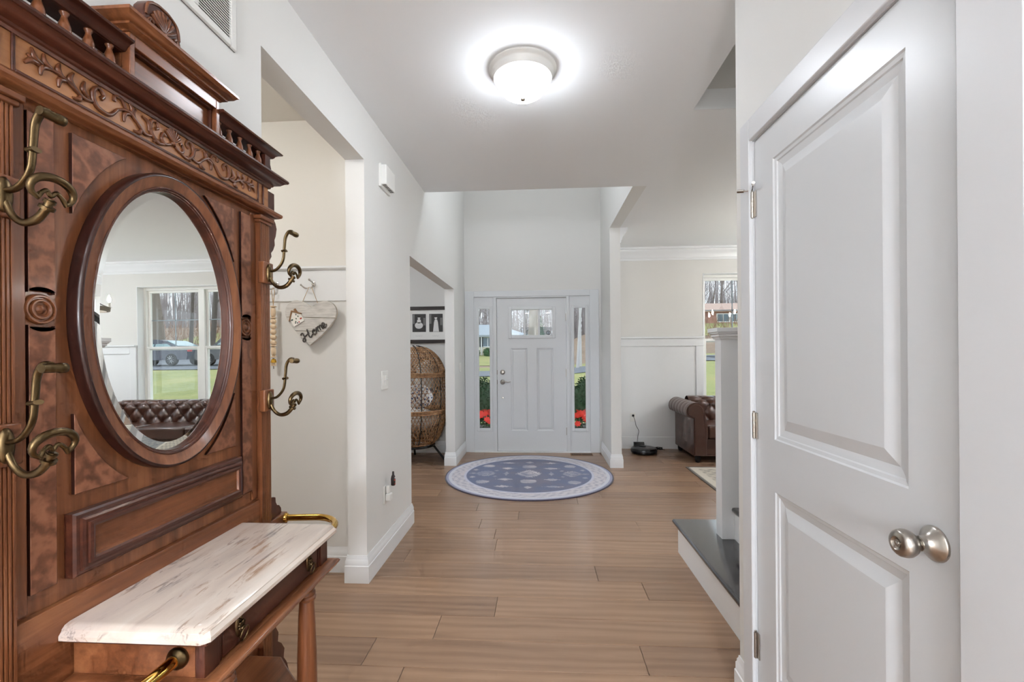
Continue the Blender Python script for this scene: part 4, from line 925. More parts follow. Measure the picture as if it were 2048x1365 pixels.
# return air grille on the left wall
vg = thing('air_grille', (W, 1.2, 2.317), 'white slatted return air grille high on the left wall', 'vent')
gy0, gy1, gz0, gz1 = 0.86, 1.449, 2.317, 2.70
MB().box(W, W+0.004, gy0, gy1, gz0, gz1).build('grille_backing', 'photo_mid', vg, smooth=False)
g = MB()
for a in ((gy0, gy0+0.032, gz0, gz1), (gy1-0.028, gy1, gz0, gz1), (gy0+0.032, gy1-0.028, gz0, gz0+0.026), (gy0+0.032, gy1-0.028, gz1-0.026, gz1), (1.262, 1.282, gz0+0.026, gz1-0.026), (1.05, 1.07, gz0+0.026, gz1-0.026)): g.box(W, W+0.0115, *a)
g.build('grille_frame', 'vent_white', vg, bevel=0.004)
sl = MB(); z = gz0+0.030
while z < gz1-0.03:
    sl.prism([(W+0.003, z+0.008), (W+0.0095, z), (W+0.0108, z+0.002), (W+0.0042, z+0.010)], 'y', gy0+0.03, gy1-0.026); z += 0.0086
o = sl.build('slats', 'vent_white', vg, smooth=False); o['kind'] = 'stuff'
MB().lathe([(0.004, 0.0115), (0.0035, 0.013), (0.001, 0.0135)], (W, gy1-0.013, 2.372), 'x', 12).build('screw', 'vent_white', vg)

# door chime box
dc = thing('door_chime', (W, 2.93, 2.40), 'white door chime box on the left wall near the ceiling', 'door chime')
MB().box(W, W+0.048, 2.812, 2.985, 2.389, 2.515).build('chime_cover', 'plastic_white', dc, bevel=0.006)
MB().box(W, W+0.016, 2.802, 2.995, 2.375, 2.520).build('chime_base', 'plastic_white', dc, bevel=0.003)
g = MB()
for k in range(7): g.box(W+0.020, W+0.042, 2.826+k*0.022, 2.838+k*0.022, 2.3885, 2.3895)
g.build('chime_slots', 'dark_gap', dc, smooth=False)

# switches, outlet, plug-in warmer
def plate(name, y0, y1, z0, z1, label, cat):
    t = thing(name, (W, (y0+y1)/2, z0), label, cat)
    MB().box(W, W+0.006, y0, y1, z0, z1).build('plate', 'plastic_white', t, bevel=0.003)
    return t
t = plate('light_switch', 2.825, 2.94, 1.088, 1.208, 'white double rocker light switch on the hall wall pillar', 'light switch')
for yy in (2.862, 2.906):
    MB().box(W+0.004, W+0.009, yy-0.016, yy+0.016, 1.115, 1.181).build('rocker', 'plastic_white', t, bevel=0.002)
    MB().tube([(W+0.009, yy, 1.148), (W+0.019, yy, 1.154)], 0.004, 8).build('toggle', 'plastic_white', t)
t = plate('light_switch', 5.62, 5.735, 1.088, 1.205, 'white light switch on the wall stub left of the front door', 'light switch')
for yy in (5.655, 5.70): MB().box(W+0.004, W+0.009, yy-0.016, yy+0.016, 1.115, 1.181).build('rocker', 'plastic_white', t, bevel=0.002)
t = plate('wall_outlet', 2.846, 2.918, 0.352, 0.470, 'white wall outlet low on the pillar behind the plug-in diffuser', 'outlet')
for z in (0.39, 0.433): MB().box(W+0.005, W+0.008, 2.866, 2.898, z-0.014, z+0.014).build('socket', 'plastic_white', t, bevel=0.002)
t = thing('plug_diffuser', (W, 2.9, 0.36), 'white plug-in scent diffuser with a small dark printed bottle on the hall pillar', 'diffuser')
MB().box(W+0.008, W+0.042, 2.862, 2.906, 0.372, 0.418).build('diffuser_body', 'plastic_white', t, bevel=0.006)
MB().box(W+0.0085, W+0.030, 2.866, 2.902, 0.418, 0.470).build('diffuser_neck', 'plastic_white', t, bevel=0.006)
b0 = MB().lathe([(0.010, 0.462), (0.014, 0.466), (0.015, 0.505), (0.012, 0.522), (0.007, 0.532), (0.006, 0.552), (0.001, 0.554)], (W+0.046, 2.905, 0), 'z', 18).build('bottle', 'frame_black', t, ang=50)
for k, (mt, dz, dy) in enumerate((('tiny_red', 0.474, 0.0), ('heart_edge', 0.486, 0.006), ('tiny_red', 0.50, -0.006), ('paper_white', 0.512, 0.0))):
    MB().sphere((W+0.058, 2.903+dy, dz), 0.006, 8, 6, sx=0.6).build('print_patch', mt, b0)

# ================================================================== MUD NOOK
rb = MB().box(-3.0, WB, YA-0.014, YA, 1.640, 1.826).build('trim_8', 'trim_white', bevel=0.002); struct(rb, 'white coat rail board with cap shelf in the mud nook')
RC = [(0, 1.826), (0.018, 1.826), (0.024, 1.832), (0.034, 1.836), (0.034, 1.848), (0, 1.848)]
MB().sweep(RC, [(-3.0, YA), (WB, YA)]).build('cap', 'trim_white', rb, smooth=False)
MB().box(WB-0.02, WB, YA-0.012, YA, 0.155, 1.64).build('edge_board', 'trim_white', rb, smooth=False)
MB().box(-3.0, WB-0.02, YA-0.006, YA, 0.155, 1.64).build('lower_panel', 'wall_paint', rb, smooth=False)
def wall_hook(x, label):
    t = thing('wall_hook', (x, YA-0.014, 1.70), label, 'hook')
    yy = YA-0.014
    MB().lathe([(0.016, 0), (0.016, -0.003), (0.008, -0.006)], (x, yy, 1.742), 'y', 18, 1.0, 0.8).build('hook_plate', 'chrome', t)
    MB().tube(catmull([(x, yy, 1.748), (x-0.002, yy-0.025, 1.756), (x-0.004, yy-0.045, 1.762)], 4), 0.0045, 8).sphere((x-0.004, yy-0.047, 1.763), 0.007, 10, 6).build('upper_prong', 'chrome', t)
    MB().tube(catmull([(x, yy, 1.735), (x-0.006, yy-0.020, 1.718), (x-0.032, yy-0.034, 1.714), (x-0.055, yy-0.044, 1.730)], 5), 0.0045, 8).sphere((x-0.057, yy-0.045, 1.733), 0.006, 10, 6).build('lower_prong', 'chrome', t)
wall_hook(-1.362, 'chrome coat hook holding up the heart sign'); wall_hook(-1.592, 'chrome coat hook holding the wooden bead garland')
# heart sign
hx, hz, hy = -1.365, 1.372, YA-0.05
hs_ = thing('heart_sign', (hx, hy, hz), 'whitewashed wooden heart sign reading Home hanging from a chrome hook', 'sign')
def heart(n=40):
    pts = [(0, 0)]
    right = [(0.02, 0.018), (0.07, 0.062), (0.125, 0.125), (0.152, 0.172), (0.154, 0.215), (0.135, 0.248), (0.098, 0.266), (0.060, 0.262), (0.028, 0.246), (0.0, 0.226)]
    c = [tuple(p)[:2] for p in catmull([(0, 0, 0)]+[(a, b, 0) for a, b in right], 4)]
    L_ = [(-a*1.01, b) for a, b in c[::-1][1:-1]]
    return c + L_
HP = heart()
def clip_poly(poly, z, keep_above):
    out = []
    for i in range(len(poly)):
        p, q = poly[i], poly[(i+1) % len(poly)]
        ip = (p[1] >= z) == keep_above; iq = (q[1] >= z) == keep_above
        if ip: out.append(p)
        if ip != iq:
            t_ = (z-p[1])/(q[1]-p[1]); out.append((p[0]+t_*(q[0]-p[0]), z))
    return out
rz = -0.03
def rot(p): return (hx+p[0]*math.cos(rz)-p[1]*math.sin(rz), hz+p[0]*math.sin(rz)+p[1]*math.cos(rz))
MB().prism([rot((p[0], p[1])) for p in HP], 'y', hy+0.008, hy+0.004).build('heart_back', 'heart_edge', hs_, smooth=False)
cuts = [(-1, 0.082), (0.0845, 0.164), (0.1665, 1)]
for a, b in cuts:
    P = clip_poly(clip_poly(HP, a, True), b, False)
    MB().prism([rot(p) for p in P], 'y', hy+0.004, hy-0.010).build('heart_board', 'whitewash_board', hs_, bevel=0.0015)
# lettering: Home (strokes)
def stroke(mb, pts, r=0.0042):
    p = catmull([(a, 0, b) for a, b in pts], 5)
    th = math.radians(35)
    q = []
    for v in p:
        X, Z = v.x*0.92, v.z*0.92
        a = -0.006+X*math.cos(th)-Z*math.sin(th); b = 0.040+X*math.sin(th)+Z*math.cos(th)
        xx, zz = rot((a, b)); q.append((xx, hy-0.0125, zz))
    mb.tube(q, r, 8)
for nm, strokes in (('letter_h', [[(-0.034, 0.046), (-0.026, 0.053), (-0.016, 0.050), (-0.018, 0.030), (-0.022, 0.008), (-0.030, -0.002), (-0.040, 0.002), (-0.038, 0.012), (-0.022, 0.022), (0.004, 0.028), (0.022, 0.032)], [(0.022, 0.057), (0.015, 0.034), (0.010, 0.010), (0.016, 0.000), (0.030, 0.006), (0.044, 0.014)]]),
                    ('letter_o', [[(0.058, 0.032), (0.046, 0.026), (0.042, 0.012), (0.050, 0.001), (0.062, 0.004), (0.068, 0.018), (0.060, 0.031), (0.056, 0.026), (0.074, 0.022)]]),
                    ('letter_m', [[(0.074, 0.026), (0.080, 0.030), (0.080, 0.002)], [(0.080, 0.016), (0.088, 0.030), (0.096, 0.028), (0.096, 0.002)], [(0.096, 0.016), (0.104, 0.030), (0.112, 0.028), (0.111, 0.006), (0.118, 0.002)]]),
                    ('letter_e', [[(0.120, 0.012), (0.132, 0.016), (0.138, 0.026), (0.130, 0.034), (0.121, 0.024), (0.121, 0.008), (0.130, 0.000), (0.142, 0.006), (0.148, 0.016)]])):
    mb = MB()
    for s_ in strokes: stroke(mb, s_)
    mb.build(nm, 'letter_grey', hs_)
# little house
def hp(a, b):
    th = math.radians(33); X, Z = a*math.cos(th)-b*math.sin(th), a*math.sin(th)+b*math.cos(th)
    return rot((-0.066+X, 0.128+Z))
MB().prism([hp(*p) for p in ((-0.036, 0), (0.036, 0), (0.036, 0.048), (0.0, 0.082), (-0.036, 0.048))], 'y', hy-0.010, hy-0.017).build('house_badge', 'tiny_house', hs_, smooth=False)
MB().prism([hp(*p) for p in ((0.036, 0.044), (0.046, 0.044), (0.0, 0.092), (-0.046, 0.044), (-0.036, 0.044), (0.0, 0.080))], 'y', hy-0.010, hy-0.020).prism([hp(*p) for p in ((0.014, 0.072), (0.026, 0.06), (0.026, 0.09), (0.014, 0.09))], 'y', hy-0.010, hy-0.016).build('house_roof', 'tiny_wood', hs_, smooth=False)
random.seed(11)
for k in range(11):
    a, b = -0.028+0.0056*k*1.0, random.choice((0.008, 0.014, 0.034, 0.04, 0.055 if 3 < k < 8 else 0.02))
    mt = random.choice(('tiny_red', 'tiny_green', 'tiny_wood', 'shutter_dark'))
    MB().prism([hp(a-0.003, b-0.004), hp(a+0.003, b-0.004), hp(a+0.003, b+0.004), hp(a-0.003, b+0.004)], 'y', hy-0.017, hy-0.0178).build('house_window', mt, hs_, smooth=False)
MB().tube([(hx-0.050, hy-0.002, hz+0.255), (hx-0.008, hy-0.003, 1.718), (hx+0.006, hy+0.001, 1.722), (hx+0.045, hy-0.002, hz+0.252)], 0.0016, 6).build('cord', 'twine', hs_)
# bead garland
bx, by = -1.598, YA-0.046
bg_ = thing('bead_garland', (bx, by, 1.29), 'pale wooden bead garland with a brass bell hanging in the mud nook', 'garland')
MB().tube([(bx, by, 1.30), (bx, by, 1.62), (bx-0.008, by-0.004, 1.70), (bx, by, 1.722), (bx+0.008, by+0.004, 1.70), (bx, by, 1.62)], 0.0022, 6).build('cord', 'twine', bg_)
zz = 1.612
for r, h in ((0.017, 0.010), (0.0145, 0.060), (0.017, 0.008), (0.0175, 0.032), (0.0175, 0.032), (0.0175, 0.032), (0.0175, 0.032), (0.0175, 0.032), (0.017, 0.008), (0.0145, 0.056), (0.016, 0.010)):
    if abs(h-0.032) < 1e-6: MB().sphere((bx, by, zz-h/2), 0.0172, 14, 10).build('bead', 'bead_wood', bg_)
    else: MB().lathe([(r*0.5, zz-h), (r*0.9, zz-h*0.85), (r, zz-h*0.5), (r*0.9, zz-h*0.15), (r*0.5, zz)], (bx, by, 0), 'z', 14).build('bead', 'bead_wood', bg_, ang=60)
    zz -= h
MB().lathe([(0.003, zz-0.004), (0.012, zz-0.010), (0.016, zz-0.022), (0.017, zz-0.030)], (bx, by, 0), 'z', 16).build('bell', 'bell_gold', bg_)
MB().box(bx-0.014, bx+0.014, by-0.006, by+0.006, zz-0.050, zz-0.026).build('wood_tag', 'bead_wood', bg_, bevel=0.002)
MB().tube([(bx, by, zz-0.048), (bx, by, zz-0.068)], 0.002, 6).build('clapper', 'old_bronze', bg_)

# ================================================================== DEN: framed photographs, egg chair
fy = YD
pf = thing('photo_frame', (-1.47, fy, 1.47), 'long black frame with two black and white childhood photographs', 'picture frame')
fx0, fx1, fz0, fz1 = -1.80, -1.14, 1.462, 1.950
MB().box(fx0, fx1, fy-0.012, fy, fz0, fz1).build('mat_board', 'paper_white', pf, smooth=False)
fw_ = 0.046
for a in ((fx0, fx1, fz1-fw_, fz1), (fx0, fx1, fz0, fz0+fw_), (fx0, fx0+fw_, fz0+fw_, fz1-fw_), (fx1-fw_, fx1, fz0+fw_, fz1-fw_)):
    MB().box(a[0], a[1], fy-0.028, fy, a[2], a[3]).build('frame_bar', 'frame_black', pf, bevel=0.003)
for i, (a, b) in enumerate(((-1.695, -1.513), (-1.468, -1.286))):
    ph = MB().box(a, b, fy-0.0140, fy-0.012, 1.612, 1.852).build('photograph', 'photo_dark', pf, smooth=False)
    c = (a+b)/2
    def el(mb, x, z, rx, rz_): mb.prism([(x+rx*math.cos(2*PI*k/20), z+rz_*math.sin(2*PI*k/20)) for k in range(20)], 'y', fy-0.0149, fy-0.0144)
    MB().box(a+0.004, a+0.03, fy-0.0146, fy-0.0142, 1.72, 1.845).build('backdrop', 'photo_mid', ph, smooth=False); MB().box(b-0.035, b-0.006, fy-0.0146, fy-0.0142, 1.70, 1.80).build('backdrop', 'photo_mid', ph, smooth=False)
    mb = MB()
    if i == 0: el(mb, c-0.004, 1.70, 0.055, 0.045); el(mb, c-0.002, 1.755, 0.026, 0.03)
    else: mb.prism([(c-0.04, 1.615), (c+0.04, 1.615), (c+0.026, 1.74), (c+0.016, 1.775), (c-0.016, 1.775), (c-0.026, 1.74)], 'y', fy-0.0149, fy-0.0144)
    mb.build('dress', 'photo_light', ph, smooth=False)
    mb = MB(); el(mb, c-0.002, 1.80, 0.018, 0.023); mb.build('face', 'photo_light', ph, smooth=False)
    mb = MB(); mb.prism([(c-0.002+0.021*math.cos(PI*k/12), 1.806+0.024*math.sin(PI*k/12)) for k in range(13)], 'y', fy-0.0154, fy-0.0150); mb.build('hair', 'frame_black', ph, smooth=False)
    mb = MB(); mb.tube([(c-0.05+0.01*k, fy-0.0125, 1.558+0.006*math.sin(k*2.3+i)) for k in range(10)], 0.0012, 5); mb.build('caption', 'photo_ink', pf)

ex, ey = -1.575, 5.50
eg = thing('egg_chair', (ex, ey, 0), 'woven rattan egg chair with white cushion in the den', 'chair')
EPR = [(0.20, 0.215), (0.30, 0.25), (0.36, 0.35), (0.405, 0.48), (0.43, 0.63), (0.44, 0.80), (0.435, 0.95), (0.415, 1.08), (0.375, 1.20), (0.31, 1.30), (0.22, 1.375), (0.11, 1.415), (0.01, 1.425)]
ECV = catmull([(r, 0, z) for r, z in EPR], 6)
def egr(z):
    for i in range(len(ECV)-1):
        if ECV[i].z <= z <= ECV[i+1].z:
            t_ = (z-ECV[i].z)/max(1e-6, ECV[i+1].z-ECV[i].z); return ECV[i].x+(ECV[i+1].x-ECV[i].x)*t_
    return 0.02
def epos(a, z): r = egr(z); return (ex+r*math.cos(a), ey+r*0.92*math.sin(a), z)
OPEN0, OPEN1 = math.radians(128), math.radians(262)      # open side faces the den (left)
def in_open(a, z):
    a = a % (2*PI); return OPEN0 < a < OPEN1 and 0.52 < z < 1.24
# rims and bands
for zc_, k in ((1.085, 3), (0.645, 3), (0.235, 2)):
    mb = MB()
    for j in range(k):
        z = zc_-0.018*j
        segs = [[]]
        for i in range(73):
            a = 2*PI*i/72
            if in_open(a, z):
                if segs[-1]: segs.append([])
            else:
                p = epos(a, z); segs[-1].append((ex+(p[0]-ex)*1.015, ey+(p[1]-ey)*1.015, z))
        for s_ in segs:
            if len(s_) > 1: mb.tube(s_, 0.010, 6)
    mb.build('rim_band', 'rattan', eg, ang=60)
for k in range(10):
    a = 2*PI*k/10+0.2; z0_, z1_ = 0.22, 1.42; pts = []
    runs = [[]]
    for i in range(41):
        z = z0_+(z1_-z0_)*i/40
        if in_open(a, z):
            if runs[-1]: runs.append([])
        else: runs[-1].append(epos(a, z))
    for r_ in runs:
        if len(r_) > 1: MB().tube(r_, 0.006, 6).build('frame_rib', 'black_metal', eg)
wv = MB()
def weave(z0_, z1_, n, twist, r, steps):
    for sg in (-1, 1):
        for i in range(n):
            a0 = 2*PI*i/n; run = []
            for k in range(steps+1):
                z = z0_+(z1_-z0_)*k/steps; a = a0+sg*twist*k/steps
                if in_open(a, z):
                    if len(run) > 1: wv.tube(run, r, 4)
                    run = []
                else: run.append(epos(a, z))
            if len(run) > 1: wv.tube(run, r, 4)
weave(0.66, 1.06, 56, 0.62, 0.0036, 8); weave(0.23, 0.62, 64, 0.42, 0.0046, 8); weave(1.09, 1.40, 60, 0.55, 0.0044, 10)
for z in [1.12+0.022*k for k in range(13)]+[0.27+0.045*k for k in range(8)]+[0.86]:
    run = []
    for i in range(61):
        a = 2*PI*i/60
        if in_open(a, z):
            if len(run) > 1: wv.tube(run, 0.003, 4)
            run = []
        else: run.append(epos(a, z))
    if len(run) > 1: wv.tube(run, 0.003, 4)
o = wv.build('wicker_weave', 'rattan', eg, ang=80); o['kind'] = 'stuff'
MB().sphere((ex-0.02, ey+0.02, 0.51), 0.35, 24, 14, sx=1.0, sy=0.98, sz=0.42).build('seat_cushion', 'cushion_white', eg)
MB().sphere((ex+0.17, ey+0.08, 0.97), 0.27, 20, 12, sx=0.5, sy=0.95, sz=1.0).build('back_cushion', 'cushion_white', eg)
pw = thing('throw_pillow', (ex+0.16, ey-0.26, 0.72), 'blue and white patterned throw pillow inside the egg chair', 'pillow')
MB().sphere((ex+0.16, ey-0.27, 0.82), 0.17, 20, 12, sx=1.0, sy=0.35, sz=0.85).build('cover', 'pillow_print', pw)
MB().tube([epos(2*PI*k/24, 0.235)[:2]+(0.205,) for k in range(24)], 0.014, 8, closed=True).build('base_ring', 'black_metal', eg)
for a in (15, 100, 190, 262):
    c, s_ = math.cos(math.radians(a)), math.sin(math.radians(a))
    MB().tube([(ex+0.19*c, ey+0.18*s_, 0.215), (ex+0.26*c, ey+0.25*s_, 0.185), (ex+0.40*c, ey+0.385*s_, 0.0)], 0.0135, 8).build('leg', 'black_metal', eg)

# ================================================================== ENTRY: round rug, floor register
def srgb_mix(a, b, t_): return tuple(a[i]+(b[i]-a[i])*t_ for i in range(3))
import mathutils
def nz2(x, y, s): return mathutils.noise.noise(Vector((x*s, y*s, 3.1)))
def rug_col(x, y):
    r = math.hypot(x, y)/0.9; ax, ay = abs(x)/0.9, y/0.9; aay = abs(ay)
    cream = (208, 202, 206); blue = (92, 96, 122); pale = (204, 196, 200)
    n1 = nz2(x, y, 5)*0.5+nz2(x+9, y, 14)*0.3; n2 = nz2(x, y, 60)
    if r > 0.985: return (70, 62, 78)
    if r > 0.955: return (150, 150, 176)
    if r > 0.925: return (206, 206, 214)
    if r > 0.745:
        th = math.atan2(y, x); u = th*26/ (1); v_ = (r-0.835)*60
        f = math.sin(u)*math.cos(v_*1.3)+0.6*math.sin(u*2.3+v_)
        c = srgb_mix(cream, (150, 148, 166), max(0, min(1, 0.22+0.35*f+0.5*n2)))
        d_ = abs(((th-PI/2+PI) % (PI/2))-0) 
        if min(ax, aay) < 0.10 and r < 0.83 and math.hypot(min(ax, aay)/0.10, (r-0.745)/0.085) < 1: c = pale
        if abs(r-0.76) < 0.012: c = (196, 196, 212)
        return c
    c = srgb_mix(blue, (120, 112, 128), max(0, min(1, 0.30+n1)))
    c = srgb_mix(c, (96, 112, 152), max(0, min(1, 0.1+0.6*ax-n1*0.6)))
    def e(cx, cy, rx, ry, shape=2.0):
        return (abs(ax-cx)/rx)**shape+(abs(aay-cy)/ry)**shape
    f = 0
    for cx, cy, rx, ry, sh, w_ in ((0, 0, 0.15, 0.17, 1.2, 1), (0, 0.33, 0.09, 0.07, 3, 0.8), (0, 0.56, 0.05, 0.05, 1, 0.9), (0.27, 0.25, 0.11, 0.055, 0.8, 1), (0.28, 0.53, 0.12, 0.04, 0.8, 1), (0.52, 0, 0.11, 0.12, 1.6, 0.75), (0.52, 0.36, 0.075, 0.065, 2, 0.9),
                                   (0.27, 0, 0.035, 0.10, 0.8, 0.8), (0.66, 0.17, 0.035, 0.04, 1, 0.9), (0.40, 0.13, 0.03, 0.03, 1, 0.6), (0.67, 0.0, 0.05, 0.03, 1, 0.7)):
        q = e(cx, cy, rx, ry, sh)+0.45*n2
        if q < 1:
            ww = w_
            if sh in (1.6, 1.2) and 0.25 < q < 0.55: ww *= 0.45
            f = max(f, ww)
    return srgb_mix(c, pale, f*max(0.25, 0.72+0.9*n1))
def rug_mesh(name, fn, pts_rings, matname, parent):
    mb = MB(); mb.v = pts_rings[0]; mb.f = pts_rings[1]; mb.mi = [0]*len(mb.f)
    return mb
rcx, rcy, RR = -0.1294, 4.938, 0.898
nr, na = 110, 240
P = [(0, 0, 0.009)]; F = []
for i in range(1, nr+1):
    r = RR*i/nr
    for k in range(na): a = 2*PI*k/na; P.append((r*math.cos(a), r*math.sin(a), 0.009))
for k in range(na): F.append((0, 1+k, 1+(k+1) % na))
for i in range(nr-1):
    for k in range(na): F.append((1+i*na+k, 1+(i+1)*na+k, 1+(i+1)*na+(k+1) % na, 1+i*na+(k+1) % na))
o0 = len(P)
for k in range(na): a = 2*PI*k/na; P.append((RR*1.002*math.cos(a), RR*1.002*math.sin(a), 0.0))
for k in range(na): F.append((1+(nr-1)*na+k, o0+k, o0+(k+1) % na, 1+(nr-1)*na+(k+1) % na))
def print_mesh(name, P, F, fn, matname, loc):
    me = bpy.data.meshes.new(name); me.from_pydata(P, [], F); me.materials.append(M(matname))
    ca = me.color_attributes.new('print', 'FLOAT_COLOR', 'POINT'); buf = []
    for p in P: buf += list(L(*fn(p[0], p[1])))
    ca.data.foreach_set('color', buf); bm_fix(me)
    o = bpy.data.objects.new(name, me); COL.objects.link(o); o.location = loc; WPOS[o] = loc; return o
tag(print_mesh('round_rug', P, F, rug_col, 'rug_print', (rcx, rcy, 0.0)), 'round faded blue and cream medallion rug before the front door', 'rug')
fr_ = thing('floor_register', (0.527, 5.925, 0.0), 'brown slotted floor register beside the front door', 'vent')
MB().box(0.385, 0.672, 5.86, 5.99, 0.0, 0.004).build('register_frame', 'tiny_wood', fr_, bevel=0.002)
g = MB()
for i in range(18):
    for j in range(2): g.box(0.402+i*0.0142+(0.006 if i > 8 else 0), 0.410+i*0.0142+(0.006 if i > 8 else 0), 5.872+j*0.056, 5.922+j*0.056, 0.0035, 0.0045)
g.build('register_slots', 'dark_gap', fr_, smooth=False)

# ================================================================== LIVING ROOM
so = thing('chesterfield_sofa', (3.0, 5.9, 0), 'brown leather chesterfield sofa with rolled arms under the living room window', 'sofa')
SX0, SX1, SYF, SYB = 1.80, 4.20, 5.50, 6.27
def frac(v): return v-math.floor(v)
def puff(p, q): return (abs(math.sin(PI*p))*abs(math.sin(PI*q)))**0.45
# base and feet
MB().box(SX0+0.03, SX1-0.03, SYF+0.02, SYB, 0.085, 0.29).build('base', 'leather', so, bevel=0.012)
MB().tube([(SX0+0.05, SYF+0.016, 0.088), (SX1-0.05, SYF+0.016, 0.088)], 0.006, 8).build('piping', 'leather', so)
for x in (SX0+0.07, SX1-0.07):
    for y in (SYF+0.05, SYB-0.05): MB().lathe([(0.024, 0.0), (0.034, 0.03), (0.036, 0.085)], (x, y, 0), 'z', 4).build('foot', 'black_metal', so, smooth=False)
# rolled arms
def arm(sg, x0):
    prof = [(0.0, 0.09), (0.0, 0.25), (0.0, 0.40), (0.0, 0.53)]
    nroll = 14
    for k in range(nroll+1):
        a = math.radians(215-k*(225/nroll)); prof.append((0.022+0.108*math.cos(a), 0.612+0.108*math.sin(a)))
    prof += [(0.150, 0.50), (0.165, 0.42), (0.165, 0.30)]
    ny = 61; ya, yb = SYF-0.03, SYB-0.06
    mb = MB(); k = len(prof); P = []
    for j in range(ny):
        y = ya+(yb-ya)*j/(ny-1); pl = abs(math.sin(PI*(y-ya)/0.118))**0.35
        for i, (px, pz) in enumerate(prof):
            t_ = 1.0
            if 4 <= i <= 4+nroll and 0 < j < ny-1:
                cx, cz = 0.022, 0.612; sc = 0.93+0.07*pl; px, pz = cx+(px-cx)*sc, cz+(pz-cz)*sc
            P.append((x0+sg*px, y, pz))
    F = [(j*k+i, j*k+i+1, (j+1)*k+i+1, (j+1)*k+i) for j in range(ny-1) for i in range(k-1)]
    F += [tuple(range(k)), tuple(range((ny-1)*k, ny*k))]
    mb.add(P, F); o = mb.build('arm', 'leather', so, ang=65)
    fp = [(0.012, 0.095), (0.012, 0.535)] + [(0.022+0.084*math.cos(math.radians(205-kk*20)), 0.612+0.084*math.sin(math.radians(205-kk*20))) for kk in range(11)] + [(0.118, 0.50), (0.138, 0.40), (0.138, 0.095)]
    MB().prism([(x0+sg*a, b) for a, b in fp], 'y', ya-0.012, ya+0.002).build('arm_front', 'leather', o, bevel=0.005)
    MB().tube([(x0+sg*a, ya-0.008, b) for a, b in fp], 0.0055, 6).build('piping', 'leather', o)
arm(1, SX0); arm(-1, SX1)
# tufted back
bp = catmull([(0, 5.985, 0.40), (0, 6.00, 0.50), (0, 6.012, 0.58), (0, 6.02, 0.65), (0, 6.045, 0.71), (0, 6.10, 0.742), (0, 6.17, 0.735), (0, 6.225, 0.69), (0, 6.24, 0.62), (0, 6.215, 0.54), (0, 6.225, 0.40), (0, 6.225, 0.09)], 6)
nv = len(bp); nu = 190; x0, x1 = SX0+0.13, SX1-0.13
cum = [0]
for i in range(1, nv): cum.append(cum[-1]+(bp[i]-bp[i-1]).length)
def backpt(u, v):
    i = min(nv-1, int(round(v*(nv-1)))); p = bp[i]; q = bp[min(i+1, nv-1)]-bp[max(i-1, 0)]
    nrm = Vector((0, -q.z, q.y)).normalized()
    x = x0+(x1-x0)*u; s_ = cum[i]
    d = 0
    if s_ < 0.42:
        a = x/0.20; b = (s_-0.02)/0.22
        fade = 1.0 if s_ < 0.33 else max(0, (0.42-s_)/0.09)
        d = -0.040*(1-puff(a+b, a-b))*fade
    elif s_ < 0.62: d = -0.012*(1-abs(math.sin(PI*x/0.2))**0.3)
    w_ = p+nrm*d
    return (x, w_.y, w_.z)
MB().grid(backpt, nu, nv).build('back', 'leather', so, ang=75)
for r_, sv in ((0, 0.13), (1, 0.24), (0, 0.35)):
    i = min(range(nv), key=lambda k: abs(cum[k]-sv)); p = bp[i]
    k0 = 0.0 if True else 0
    x = 0
    n_ = int(x1/0.2)+1
    for k in range(9, 22):
        b = (sv-0.02)/0.22; xx = 0.2*(k+(b % 1.0))
        if x0+0.05 < xx < x1-0.05: MB().sphere((xx, p.y+0.030, p.z-0.004), 0.011, 10, 6, sy=0.6).build('button', 'leather_button', so)
for k in range(3):
    a = SX0+0.17+k*(SX1-SX0-0.34)/3; b = a+(SX1-SX0-0.34)/3
    MB().box(a+0.003, b-0.003, SYF-0.015, 6.0, 0.285, 0.445).build('seat_cushion', 'leather', so, bevel=0.03, seg=4)
# living room rug
def rug2(x, y):
    dx, dy = min(x, 2.9-x), min(y, 2.0-y); d = min(dx, dy); n2 = nz2(x, y, 50)
    if d < 0.02: return (92, 80, 70)
    if d < 0.10: return (205, 196, 180)
    if d < 0.40:
        f = math.sin(x*46)*math.sin(y*46)+n2*1.3
        return srgb_mix((200, 190, 172), (126, 118, 108), max(0, min(1, 0.25+0.4*f)))
    if d < 0.46: return (214, 206, 192)
    return srgb_mix((108, 112, 116), (176, 168, 156), max(0, min(1, 0.3+0.8*nz2(x, y, 12)+0.4*n2)))
nx_, ny_ = 150, 104
P = [(2.9*i/(nx_-1), 2.0*j/(ny_-1), 0.009) for j in range(ny_) for i in range(nx_)]
F = [(j*nx_+i, j*nx_+i+1, (j+1)*nx_+i+1, (j+1)*nx_+i) for j in range(ny_-1) for i in range(nx_-1)]
o0 = len(P); P += [(0, 0, 0), (2.9, 0, 0), (2.9, 2.0, 0), (0, 2.0, 0)]
cn = [0, nx_-1, nx_*ny_-1, (ny_-1)*nx_]
bnd = [list(range(0, nx_)), [j*nx_+nx_-1 for j in range(ny_)], list(range(nx_*ny_-1, (ny_-1)*nx_-1, -1)), [j*nx_ for j in range(ny_-1, -1, -1)]]
for q in range(4): F.append(tuple(bnd[q])+(o0+(q+1) % 4, o0+q))
tag(print_mesh('area_rug', P, F, rug2, 'small_rug_print', (1.648, 3.30, 0.0)), 'beige and grey patterned area rug in front of the leather sofa', 'rug')
